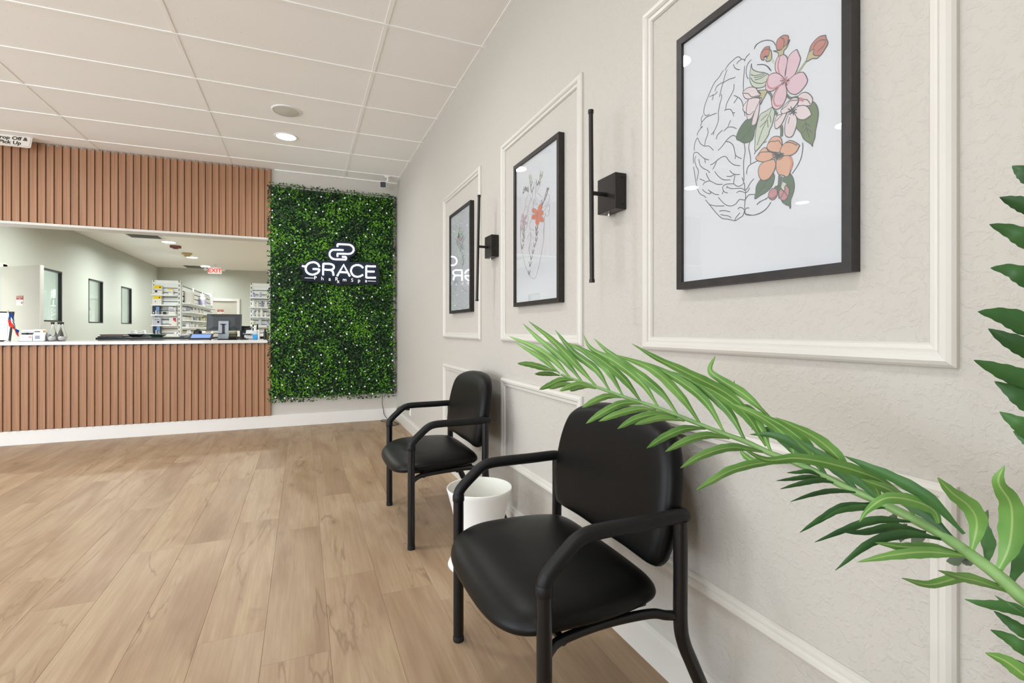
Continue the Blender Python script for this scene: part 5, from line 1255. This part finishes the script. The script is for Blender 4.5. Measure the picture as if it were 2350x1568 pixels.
st_ = MB().prism([(sx0 - 0.003, sy0, CZ + 0.006), (sx1 + 0.003, sy0, CZ + 0.006), (sx1 + 0.002, sy0 + 0.004, stz), (sx0 + 0.004, sy0 + 0.004, stz)], (0, 0.012, 0)).build('stand_column', 'silver', mo, fix=True)
mid = (sx0 + sx1) / 2; w_ = sx1 - sx0
MB().box((mid - w_ * 0.12, sy0 - 0.001, CZ + 0.07), (mid + w_ * 0.14, sy0 + 0.003, stz - 0.035)).box((mid - w_ * 0.3, sy0 - 0.001, stz - 0.045), (mid + w_ * 0.3, sy0 + 0.003, stz - 0.036)).build('cable_slot', 'plastic_black', st_)
MB().bbox((mid - 0.03, sy0 + 0.004, stz - 0.05), (mid + 0.03, my - 0.008, stz - 0.005), 0.004).build('hinge_block', 'plastic_black', mo)
MB().bbox((mid - 0.10, my - 0.11, CZ + 0.0005), (mid + 0.10, my + 0.12, CZ + 0.008), 0.003).build('stand_base', 'silver', mo)
cb = MB()
cb.tube(crom([(mid + 0.02, sy0 - 0.004, CZ + 0.075), (mid - 0.03, sy0 - 0.02, CZ + 0.07), (mid - 0.09, sy0 - 0.01, CZ + 0.075), (mid - 0.15, sy0 + 0.02, CZ + 0.03), (mid - 0.17, sy0 + 0.02, CZ + 0.006)], 5), 0.004, 8)
cb.tube(crom([(mid + 0.06, my - 0.02, zb_ + 0.06), (mid + 0.12, my - 0.05, zb_ + 0.05), (mid + 0.15, my - 0.06, CZ + 0.06), (mid + 0.13, my - 0.08, CZ + 0.006)], 5), 0.0035, 8)
cb.tube(crom([(mid + 0.02, sy0 - 0.03, CZ + 0.005), (mid - 0.05, sy0 - 0.05, CZ + 0.005), (mid - 0.02, sy0 - 0.09, CZ + 0.005), (mid + 0.06, sy0 - 0.06, CZ + 0.005), (mid + 0.2, sy0 - 0.02, CZ + 0.005), (mid + 0.27, sy0 + 0.04, CZ + 0.005)], 5), 0.004, 8)
cb.build('cables', 'plastic_black', mo)
# card terminal
cty = 6.80
x0, x1 = cx_(524.5, cty), cx_(543, cty)
cte = thing('card_terminal', 'black card terminal with yellow green keys in front of the monitor', 'terminal', ((x0 + x1) / 2, cty, CZ))
tl_ = Vector((0, 0.8, 0.6)).normalized(); tn = Vector((1, 0, 0)).cross(tl_); ctr = Vector(((x0 + x1) / 2, cty + 0.025, CZ + 0.034))
MB().obox(ctr, ((x1 - x0) / 2, 0, 0), tl_ * 0.042, tn * 0.014).build('body', 'plastic_black', cte)
MB().obox(ctr + tn * 0.0142 + tl_ * 0.018, ((x1 - x0) / 2 - 0.012, 0, 0), tl_ * 0.016, tn * 0.001).build('screen', 'plastic_gray', cte)
for i in range(4): MB().obox(ctr + tn * 0.015 + Vector(((i - 1.5) * 0.020, 0, 0)) - tl_ * 0.008, (0.006, 0, 0), tl_ * 0.004, tn * 0.0015).build('key', 'olive_box', cte)
MB().bbox((x0 + 0.015, cty + 0.0, CZ + 0.0005), (x1 - 0.015, cty + 0.06, CZ + 0.012), 0.003).build('foot', 'plastic_black', cte)
# receipt printer
py_ = 7.12
x0, x1 = cx_(555, py_), cx_(573, py_)
pz = onY(560, 748, py_).z
rp = thing('receipt_printer', 'black receipt printer right of the monitor', 'printer', ((x0 + x1) / 2, py_, CZ))
MB().bbox((x0 - 0.02, py_, CZ + 0.001), (x1 + 0.01, py_ + 0.14, pz - 0.02), 0.006).build('body', 'plastic_black', rp); MB().bbox((x0 - 0.02, py_ + 0.01, pz - 0.02), (x1 + 0.0, py_ + 0.13, pz), 0.008).build('lid', 'plastic_black', rp); MB().box((x0 + 0.01, py_ - 0.001, CZ + 0.062), (x1 - 0.02, py_ + 0.001, CZ + 0.074)).build('paper_slot', 'silver', rp)
R = thing('cardboard_carton', 'small tan carton behind the monitor stand', 'box', (cx_(531, 7.16), 7.2, CZ)); MB().bbox((cx_(524, 7.16), 7.16, CZ + 0.0005), (cx_(541, 7.16), 7.26, CZ + 0.095), 0.003).build('carton', 'beige', R); MB().box((cx_(539, 7.16), 7.1588, CZ + 0.02), (cx_(541, 7.16) - 0.001, 7.161, CZ + 0.09)).build('side_print', 'card_orange', R)
# two sloped document trays
for i, (lab, zb, ua, ub) in enumerate((('lower of two sloped white document trays beside the sanitizer', CZ + 0.002, 560, 589), ('upper of two sloped white document trays beside the sanitizer', CZ + 0.064, 564, 592))):
    ya = 7.0; x0, x1 = cx_(ua, ya), cx_(ub, ya)
    R = thing('document_tray', lab, 'tray', ((x0 + x1) / 2, ya + 0.08, zb), 'sloped white document trays')
    MB().prism([(x0, ya, zb), (x0, ya + 0.18, zb), (x0, ya + 0.18, zb + 0.052), (x0 + 0.0, ya + 0.04, zb + 0.048)], (x1 - x0, 0, 0)).build('body', 'plastic_white', R, fix=True)
    MB().box((x0 + 0.001, ya + 0.002, zb - 0.001), (x1, ya + 0.178, zb + 0.006)).build('base_strip', 'plastic_black', R)
# sanitizer pump bottle
sy = 6.83; c = (cx_(585.5, sy), sy, CZ + 0.0005); h = onY(585, 757, sy).z - CZ
hs = thing('hand_sanitizer', 'clear pump bottle with blue gel near the leaf wall', 'bottle', c)
MB().bbox((c[0] - 0.027, sy - 0.018, CZ + 0.0005), (c[0] + 0.027, sy + 0.018, CZ + h * 0.52), 0.008, seg=3).build('gel_body', 'blue_gel', hs)
MB().bbox((c[0] - 0.0265, sy - 0.0175, CZ + h * 0.50), (c[0] + 0.0265, sy + 0.0175, CZ + h * 0.92), 0.010, seg=3).build('upper_body', 'pale_grey', hs)
MB().lathe([(0.016, h * 0.90), (0.016, h * 1.02), (0.012, h * 1.06), (0.017, h * 1.14), (0.017, h * 1.30), (0.010, h * 1.40), (0.0, h * 1.42)], (c[0], sy, CZ), 16).build('pump_head', 'plastic_white', hs)
MB().tube([(c[0], sy, CZ + h * 1.26), (c[0] - 0.02, sy - 0.035, CZ + h * 1.24)], 0.006, 8).build('spout', 'plastic_white', hs)
for s in (-1, 1): MB().bbox((c[0] + s * 0.024 - 0.008, sy + 0.02, CZ + h * 0.9), (c[0] + s * 0.024 + 0.008, sy + 0.03, CZ + h * 1.55), 0.004).build('dark_clip', 'plastic_black', hs)
bottle('spray_bottle', 'slim white bottle right of the blue sanitizer', (cx_(593, 6.84), 6.84, CZ + 0.0005), 0.017, onY(593, 757, 6.84).z - CZ, 'plastic_white', 'plastic_white', None, 0.8)
bottle('amber_bottle', 'dark slim bottle at the right end of the counter by the leaves', (cx_(608.5, 6.85), 6.85, CZ + 0.0005), 0.018, onY(608, 755, 6.85).z - CZ, 'plastic_black', 'plastic_black', None, 0.45)
bottle('lotion_bottle', 'small amber bottle at the counter end half hidden by leaves', (cx_(613, 6.80), 6.95, CZ + 0.0005), 0.016, 0.075, 'amber', 'plastic_gray', None, 0.6)
R = thing('cable_tangle', 'tangle of thin black cables on the counter right of the terminal', 'cables', (cx_(555, 6.8), 6.8, CZ))
mb = MB()
for k in range(3):
    P = [(cx_(545, 6.8) + 0.09 * i / 5 + rb_.uniform(-0.01, 0.01), 6.78 + rb_.uniform(-0.04, 0.07), CZ + 0.004 + (0.02 * rb_.random() if 0 < i < 5 else 0)) for i in range(6)]
    mb.tube(crom(P, 5), 0.0032, 7)
mb.build('wires', 'plastic_black', R)

# framed notice at the far left
ny = 6.60
nf = thing('counter_notice', 'white notice in a black stand-up frame at the left end of the counter', 'notice', (cx_(-15, ny), ny, CZ))
xa, xb = cx_(-52, ny), cx_(23.5, ny); zz = onY(10, 715, ny).z
upv = Vector((0, 0.075, zz - CZ)); hl = upv.length; upn = upv.normalized(); nn = Vector((1, 0, 0)).cross(upn); cc = Vector(((xa + xb) / 2, ny, CZ + 0.001)) + upn * hl / 2; hw_ = (xb - xa) / 2
if nn.y > 0: nn = -nn
MB().obox(cc - nn * 0.005, (hw_, 0, 0), upn * hl / 2, nn * 0.005).build('frame', 'frame_black', nf)
MB().obox(cc + nn * 0.0005, (hw_ - 0.016, 0, 0), upn * (hl / 2 - 0.014), nn * 0.0005).build('sheet', 'card_white', nf)
mb = MB()
for i, (f0, f1) in enumerate(((0.2, 0.97), (0.35, 0.9), (0.3, 0.95), (0.2, 0.96), (0.4, 0.9), (0.25, 0.93))):
    zc_ = 0.72 - i * 0.24
    mb.obox(cc + nn * 0.0013 + Vector((hw_ * (f0 + f1 - 1) * 0.9, 0, 0)) + upn * (hl / 2) * zc_ * 0.8, (hw_ * (f1 - f0) * 0.8, 0, 0), upn * 0.0025, nn * 0.0002)
mb.build('printed_lines', 'pale_grey', nf)
MB().prism([cc + upn * 0.05 - nn * 0.010, cc - upn * hl / 2 - nn * 0.012, (cc.x, cc.y + 0.12, CZ + 0.001)], (0.03, 0, 0)).build('easel_leg', 'frame_black', nf, fix=True)
# little flag on a pole
fy = 6.50
b0 = onY(16, 785, fy)
fg = thing('table_flag', 'small blue and red flag drooping from a white pole on the counter', 'flag', (b0.x, fy, CZ))
MB().lathe([(0.0, 0), (0.022, 0), (0.022, 0.006), (0.006, 0.012)], (b0.x, fy, CZ + 0.0005), 16).build('base', 'plastic_white', fg)
tp = onY(18.3, 715, fy); MB().tube([(b0.x, fy, CZ + 0.008), (tp.x, fy, tp.z)], 0.0042, 10).build('pole', 'plastic_white', fg)
MB().lathe([(0.0045, 0.0), (0.006, 0.006), (0.001, 0.016)], (tp.x, fy, tp.z), 10).build('finial', 'gold', fg)
topc = [(20, 717.5), (24.5, 717.5), (28.5, 722), (31.5, 731), (33.5, 743), (36.5, 753), (42.5, 758.5)]; botc = [(19.5, 749), (24, 750.5), (29, 752), (32, 756), (35, 762), (38, 768), (41.5, 773)]
T_ = crom([onY(u, v, fy) for u, v in topc], 4); B_ = crom([onY(u, v, fy) for u, v in botc], 4); nU = len(T_); nV = 10; mb = MB(); vs = []
for i in range(nU):
    for j in range(nV + 1):
        p = T_[i].lerp(B_[i], j / nV); p.y += 0.012 * math.sin(i * 0.55) * (i / nU) + 0.006 * math.sin(j * 0.8 + i * 0.3); vs.append(p)
for i in range(nU - 1):
    for j in range(nV):
        m_ = 0 if j < nV / 2 else 1
        if nU * 0.20 <= i < nU * 0.62 and 3 <= j < 7: m_ = 2
        if nU * 0.32 <= i < nU * 0.52 and 4 <= j < 6: m_ = 3
        mb.add([vs[i * (nV + 1) + j], vs[(i + 1) * (nV + 1) + j], vs[(i + 1) * (nV + 1) + j + 1], vs[i * (nV + 1) + j + 1]], [(0, 1, 2, 3)], m_, True)
o = mb.build('cloth', ['flag_blue', 'flag_red', 'flag_white', 'flag_green'], fg); sm_ = o.modifiers.new('thickness', 'SOLIDIFY'); sm_.thickness = 0.0008
# business card stand with four card stacks
by = 6.56
x0, x1 = cx_(43, by), cx_(100.5, by)
bs = thing('card_stand', 'clear stepped stand for business cards on the counter', 'card stand', ((x0 + x1) / 2, by, CZ))
MB().bbox((x0 - 0.006, by - 0.01, CZ + 0.0005), (x1 + 0.004, by + 0.09, CZ + 0.006), 0.002).build('base_plate', 'pale_grey', bs)
for yy, zz2 in ((by + 0.030, 0.05), (by + 0.068, 0.09)): MB().box((x0 - 0.004, yy + 0.012, CZ + 0.004), (x1 + 0.002, yy + 0.015, CZ + zz2)).build('back_rest', 'pale_grey', bs)
xm = (x0 + x1) / 2
for (lab, xa, xb, yy, z0, h_, prints) in (
    ('front left stack of white business cards with a pink mark', x0, xm - 0.003, by + 0.022, 0.006, 0.060, [(0.72, 0.95, 0.5, 0.75, 'card_red'), (0.1, 0.4, 0.6, 0.68, 'pale_grey')]),
    ('front right stack of white business cards with a grey round mark', xm + 0.003, x1, by + 0.022, 0.006, 0.070, [(0.18, 0.58, 0.25, 0.75, 'card_grey')]),
    ('rear left stack of business cards with a black band', x0, xm - 0.004, by + 0.055, 0.006, 0.112, [(0.0, 1.0, 0.56, 0.72, 'card_black'), (0.4, 0.56, 0.58, 0.70, 'card_white'), (0.2, 0.9, 0.80, 0.83, 'card_grey')]),
    ('rear right stack of white business cards with an orange corner', xm - 0.002, x1 - 0.004, by + 0.055, 0.006, 0.116, [(0.75, 0.98, 0.80, 0.93, 'card_orange'), (0.78, 0.98, 0.74, 0.80, 'card_green'), (0.06, 0.52, 0.76, 0.84, 'brown')])):
    R = thing('business_cards', lab, 'cards', ((xa + xb) / 2, yy, CZ + z0), 'business cards in the stand')
    MB().box((xa, yy, CZ + z0), (xb, yy + 0.010, CZ + z0 + h_)).build('stack', 'card_white', R)
    w_ = xb - xa
    for (p0, p1, q0, q1, m_) in prints: MB().box((xa + w_ * p0, yy - 0.001, CZ + z0 + h_ * q0), (xa + w_ * p1, yy + 0.001, CZ + z0 + h_ * q1)).build('card_print', m_, R)
# bulb bottles
GPROF = [(0.0, 0.0), (0.026, 0.001), (0.036, 0.012), (0.0405, 0.035), (0.0395, 0.055), (0.033, 0.080), (0.022, 0.112), (0.0145, 0.145), (0.0125, 0.165), (0.0125, 0.185)]
GIN = [(0.0105, 0.185), (0.0105, 0.165), (0.0125, 0.145), (0.020, 0.112), (0.031, 0.080), (0.0375, 0.055), (0.0385, 0.035), (0.034, 0.014), (0.024, 0.004), (0.0, 0.003)]
for (lab, u, y) in (('left clear bulb shaped glass bottle with black stopper on the counter', 121, 6.56), ('right clear bulb shaped glass bottle with black stopper on the counter', 142.5, 6.57), ('rear clear bulb shaped glass bottle half hidden behind the other two', 136, 6.66)):
    c = (cx_(u, y), y, CZ + 0.0005); R = thing('bulb_bottle', lab, 'bottle', c, 'clear bulb shaped bottles')
    MB().lathe(GPROF + GIN, c, 28).build('glass_body', 'clear_glass', R)
    MB().lathe([(0.0, 0.006), (0.024, 0.006), (0.033, 0.016), (0.0365, 0.034), (0.030, 0.046), (0.018, 0.050), (0.0, 0.047)], c, 20).build('filling', 'cotton', R)
    MB().lathe([(0.0, 0.182), (0.0165, 0.182), (0.0165, 0.196), (0.0, 0.197)], c, 16).build('stopper', 'plastic_black', R)
R = thing('card_swiper', 'small black upright device left of the glass bottles', 'device', (cx_(111.5, 6.62), 6.63, CZ)); MB().bbox((cx_(110, 6.62), 6.62, CZ + 0.0005), (cx_(113.5, 6.62), 6.66, CZ + 0.07), 0.003).build('body', 'plastic_black', R); MB().box((cx_(110.5, 6.62), 6.619, CZ + 0.05), (cx_(113, 6.62), 6.621, CZ + 0.06)).build('slot', 'plastic_gray', R)

# ================================================================== PALM IN THE FOREGROUND
pm_ = thing('potted_palm', 'green artificial palm arching its frond across the nearest chair', 'plant', (0.86, 0.30, 0))
pc_ = (0.86, 0.30, 0)
MB().lathe([(0.0, 0.0), (0.13, 0.0), (0.135, 0.01), (0.165, 0.27), (0.172, 0.29), (0.160, 0.295), (0.155, 0.26), (0.0, 0.255)], pc_, 32).build('pot', 'pot_grey', pm_)
MB().disc((0.86, 0.30, 0.262), 0.154, (0, 0, 1), 24).build('soil', 'soil', pm_)
MB().tube(crom([(0.86, 0.30, 0.25), (0.865, 0.295, 0.42), (0.858, 0.30, 0.60), (0.86, 0.30, 0.70)], 4), [0.035] * 4 + [0.03] * 4 + [0.024] * 5, 12).build('trunk', 'trunk', pm_)
pr_ = random.Random(3)
EYE = Vector((0, 0, HC))
def leaflet(frond, P, width, mat_='palm_leaf', twist=0.0, fold=0.30, n=6, blunt=1.35):
    C = crom(P, n); k = len(C); mb = MB(); rows = []
    L = [0]
    for i in range(1, k): L.append(L[-1] + (C[i] - C[i - 1]).length)
    for i in range(k):
        t = L[i] / L[-1]; tg = (C[min(i + 1, k - 1)] - C[max(i - 1, 0)]).normalized()
        vw = (EYE - C[i]).normalized(); sd = tg.cross(vw)
        if sd.length < 0.05: sd = tg.cross(Vector((0, 0, 1)))
        sd.normalize(); nr = sd.cross(tg).normalized()
        ca, sa = math.cos(twist), math.sin(twist); s2 = sd * ca + nr * sa; n2 = nr * ca - sd * sa
        g = min(1.0, t * 2.6); w = width * (0.26 + 0.74 * g * g * (3 - 2 * g)) * (1 - max(0.0, (t - 0.45) / 0.55) ** blunt) ** 0.75 if t < 1 else 0.0003
        w = max(w, 0.0003) * (1 + 0.06 * math.sin(t * 37 + twist * 9))
        rb = min(w * 0.16, 0.0011)
        rows.append([C[i] + s2 * w - n2 * (w * fold), C[i] + s2 * w * 0.55 - n2 * (w * fold * 0.35), C[i] + s2 * rb, C[i] - s2 * rb, C[i] - s2 * w * 0.55 - n2 * (w * fold * 0.35), C[i] - s2 * w - n2 * (w * fold)])
    vs = [p for r in rows for p in r]
    for i in range(k - 1):
        for j in range(5):
            pass
    fs0 = []; fs1 = []
    for i in range(k - 1):
        for j in range(5):
            f = (i * 6 + j, i * 6 + j + 1, (i + 1) * 6 + j + 1, (i + 1) * 6 + j)
            (fs1 if j == 2 else fs0).append(f)
    b = len(mb.v); mb.add(vs, fs0, 0, True)
    for f in fs1: mb.f.append(f); mb.m.append(1); mb.sm.append(True)
    return mb.build('leaflet', [mat_, 'palm_rib' if mat_ == 'palm_leaf' else mat_], frond)
z2 = zoomer(1150, 700, 3.485); z3 = zoomer(1700, 950, 2.537); z4 = zoomer(2050, 350, 2.413)
# main frond: stem pixels with real depth along it
STEM = [(2430, 1452, 0.585), (2346, 1372, 0.625), (2287, 1318.5, 0.655), (2224, 1271, 0.69), (2153, 1222, 0.73), (2086, 1186.5, 0.77), (2007, 1147, 0.815), (1952, 1123.5, 0.845), (1889, 1092, 0.88), (1826, 1062, 0.915), (1763, 1038.7, 0.95), (1712, 1014, 0.98), (1661, 995.5, 1.005), (1609, 975.5, 1.03), (1514, 938, 1.075), (1431, 911, 1.11), (1368, 888, 1.14), (1320, 872, 1.16), (1287, 860, 1.175)]
SP = crom([(0.862, 0.30, 0.66)] + [at(*s) for s in STEM], 4)
f1 = MB(); f1.tube(SP, [0.0095 - 0.0068 * i / (len(SP) - 1) for i in range(len(SP))], 10)
F1 = f1.build('frond', 'palm_stem', pm_)
def depth_at(u):
    S_ = sorted(STEM)
    for a, b in zip(S_, S_[1:]):
        if a[0] <= u <= b[0]: return a[2] + (b[2] - a[2]) * (u - a[0]) / (b[0] - a[0])
    return S_[0][2] if u < S_[0][0] else S_[-1][2]
def lf3(px, dw, frond=F1, width=0.009, mat_='palm_leaf', tw=None, w0=None, blunt=1.35):
    w = depth_at(px[0][0]) if w0 is None else w0; m = len(px) - 1; P = []
    for i, (u, v) in enumerate(px):
        t = i / m; P.append(at(u, v, w + dw * (t ** 1.2)))
    return leaflet(frond, P, width, mat_, pr_.uniform(-0.35, 0.35) if tw is None else tw, blunt=blunt)
UP2 = [([(470, 550), (330, 430), (190, 345), (110, 300)], .0065), ([(560, 590), (420, 440), (260, 335), (65, 252)], .008), ([(665, 635), (500, 440), (300, 270), (175, 150)], .008), ([(765, 655), (640, 520), (430, 300), (220, 130)], .0085), ([(870, 690), (760, 520), (580, 380), (430, 200)], .0085), ([(980, 735), (850, 520), (680, 380), (500, 290)], .0085),
       ([(1130, 790), (990, 600), (800, 440), (590, 315)], .009), ([(1265, 830), (1120, 620), (900, 450), (720, 350), (655, 232)], .009), ([(1420, 890), (1270, 690), (1000, 480), (850, 370), (740, 266)], .0095), ([(1600, 960), (1430, 720), (1200, 510), (900, 395)], .0095), ([(1790, 1030), (1620, 760), (1350, 560), (1050, 430)], .0095), ([(1960, 1100), (1800, 830), (1530, 610), (1290, 520)], .0095),
       ([(2080, 1000), (1850, 740), (1500, 550), (1250, 430), (1045, 310)], .0095), ([(2150, 900), (1950, 720), (1760, 600), (1670, 520), (1715, 405)], .009), ([(2190, 990), (2000, 850), (1900, 810), (1830, 720), (1868, 605)], .0085), ([(2120, 1130), (1960, 880), (1700, 690), (1500, 600)], .0095)]
for i, (p, w) in enumerate(UP2): lf3(z2(p), 0.03 + 0.04 * (i % 3), width=w)
UP3 = [([(175, 220), (110, 80), (-20, -40), (-150, -110)], .0095), ([(320, 250), (250, 120), (100, 10), (-60, -60)], .0095), ([(480, 350), (400, 200), (260, 80), (90, -10)], .0095), ([(640, 440), (600, 300), (450, 150), (200, 20)], .010), ([(970, 490), (800, 380), (560, 300), (330, 258), (150, 268), (0, 195)], .009), ([(1165, 690), (1130, 570), (1010, 508), (850, 490), (740, 560), (690, 630)], .0095),
       ([(1340, 812), (1375, 640), (1330, 540), (1230, 460), (1145, 370)], .0115), ([(1490, 930), (1565, 760), (1575, 540), (1500, 400), (1535, 300)], .0135), ([(810, 515), (790, 440), (700, 340), (560, 280)], .009), ([(1010, 600), (970, 520), (860, 440), (700, 380)], .009)]
for i, (p, w) in enumerate(UP3): lf3(z3(p), -0.02 if i > 3 else 0.04, width=w)
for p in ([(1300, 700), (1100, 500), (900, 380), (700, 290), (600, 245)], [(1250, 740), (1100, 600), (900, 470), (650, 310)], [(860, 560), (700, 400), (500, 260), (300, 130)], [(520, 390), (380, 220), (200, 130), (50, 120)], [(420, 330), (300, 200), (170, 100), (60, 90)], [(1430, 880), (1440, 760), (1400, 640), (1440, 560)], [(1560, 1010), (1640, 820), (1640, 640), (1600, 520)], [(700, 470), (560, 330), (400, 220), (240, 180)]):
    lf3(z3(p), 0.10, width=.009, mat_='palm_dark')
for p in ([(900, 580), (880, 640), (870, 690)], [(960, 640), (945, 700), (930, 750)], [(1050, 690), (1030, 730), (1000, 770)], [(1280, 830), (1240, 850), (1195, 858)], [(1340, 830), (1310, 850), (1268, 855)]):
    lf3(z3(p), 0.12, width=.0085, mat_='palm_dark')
DN2 = [([(440, 530), (330, 500), (230, 475), (130, 468)], .0075), ([(470, 565), (380, 552), (268, 552)], .006), ([(590, 600), (480, 600), (390, 640), (305, 677)], .0075), ([(600, 632), (480, 640), (385, 672)], .006), ([(760, 670), (640, 635), (560, 650), (466, 690)], .0075), ([(700, 660), (620, 660), (550, 688)], .006), ([(960, 740), (850, 730), (740, 770), (648, 822)], .0075), ([(1130, 790), (980, 785), (830, 850), (678, 950)], .0085), ([(1240, 840), (1100, 832), (940, 870), (780, 932)], .0078), ([(1410, 900), (1250, 875), (1080, 910), (930, 992)], .0085), ([(1470, 930), (1300, 905), (1170, 930), (1068, 958)], .007), ([(1640, 990), (1480, 990), (1320, 1050), (1162, 1148)], .0085), ([(1830, 1070), (1650, 1045), (1480, 1090), (1312, 1175)], .0085), ([(2110, 1180), (1850, 1140), (1620, 1200), (1432, 1306)], .0085), ([(2350, 1262), (2100, 1262), (1850, 1320), (1700, 1400), (1556, 1485)], .0085), ([(1905, 1140), (1940, 1195), (2010, 1245), (2091, 1245)], .006)]
for i, (p, w) in enumerate(DN2): lf3(z2(p), -0.05 - 0.02 * (i % 2), width=w * 0.95, blunt=2.6)
DN3 = [([(480, 370), (400, 335), (330, 340), (268, 343)], .004), ([(520, 385), (400, 370), (300, 380), (208, 390)], .0045), ([(560, 405), (450, 390), (340, 410), (230, 438)], .005), ([(690, 460), (540, 450), (420, 470), (288, 512)], .0045), ([(760, 520), (600, 540), (470, 610), (343, 692)], .006), ([(860, 550), (720, 545), (580, 565), (470, 620)], .005), ([(1010, 630), (800, 615), (640, 660), (430, 748)], .006), ([(1080, 690), (900, 660), (720, 690), (578, 686)], .006), ([(1190, 735), (980, 700), (760, 750), (550, 912)], .0065), ([(1270, 810), (1130, 780), (950, 775), (780, 750)], .007), ([(1330, 830), (1100, 805), (900, 820), (680, 863)], .0075), ([(1560, 1040), (1400, 980), (1270, 950), (1148, 912)], .006), ([(1520, 1000), (1300, 955), (1100, 995), (936, 957)], .0065)]
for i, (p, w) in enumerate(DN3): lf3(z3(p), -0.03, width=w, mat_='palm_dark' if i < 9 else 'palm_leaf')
# upright frond and low frond just past the right edge
def frond2(stem, rad):
    P = crom(stem, 5); mb = MB(); mb.tube(P, [rad * (1 - 0.7 * i / (len(P) - 1)) for i in range(len(P))], 9); return mb.build('frond', 'palm_stem', pm_)
F2 = frond2([(0.862, 0.30, 0.66)] + [at(2470, 1300, 0.60), at(2490, 1000, 0.60), at(2480, 700, 0.605), at(2440, 400, 0.62)], 0.009)
for i, (p, w) in enumerate([([(840, 180), (724, 105), (658, 74)], .010), ([(860, 350), (724, 292), (588, 248)], .010), ([(880, 560), (724, 470), (640, 430), (532, 398)], .011), ([(900, 770), (724, 680), (640, 648), (538, 640)], .012), ([(900, 1040), (724, 945), (600, 900), (468, 882)], .0135), ([(890, 1170), (724, 1080), (620, 1030), (526, 976)], .012), ([(900, 1370), (724, 1265), (580, 1205), (446, 1150)], .0125), ([(900, 1470), (724, 1365), (640, 1310), (560, 1268)], .012), ([(890, 1640), (724, 1520), (650, 1475), (588, 1436)], .012), ([(860, 1660), (760, 1590), (664, 1544)], .010)]):
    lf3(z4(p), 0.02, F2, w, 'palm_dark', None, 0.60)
F3 = frond2([(0.862, 0.30, 0.64)] + [at(2440, 1480, 0.60), at(2420, 1560, 0.60), at(2400, 1660, 0.62), at(2380, 1760, 0.66)], 0.007)
for p, w in (([(1750, 1230), (1600, 1140), (1400, 1105), (1303, 1080)], .007), ([(1760, 1330), (1640, 1265), (1560, 1210), (1473, 1148)], .0075), ([(1770, 1440), (1640, 1365), (1560, 1310), (1453, 1258)], .0085), ([(1760, 1600), (1649, 1520), (1540, 1440), (1423, 1392)], .0095), ([(1770, 1560), (1660, 1490), (1600, 1450), (1545, 1410)], .007), ([(1640, 1160), (1550, 1110), (1480, 1058)], .003)):
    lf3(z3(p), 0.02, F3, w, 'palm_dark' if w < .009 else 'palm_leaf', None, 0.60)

bpy.context.view_layer.update()
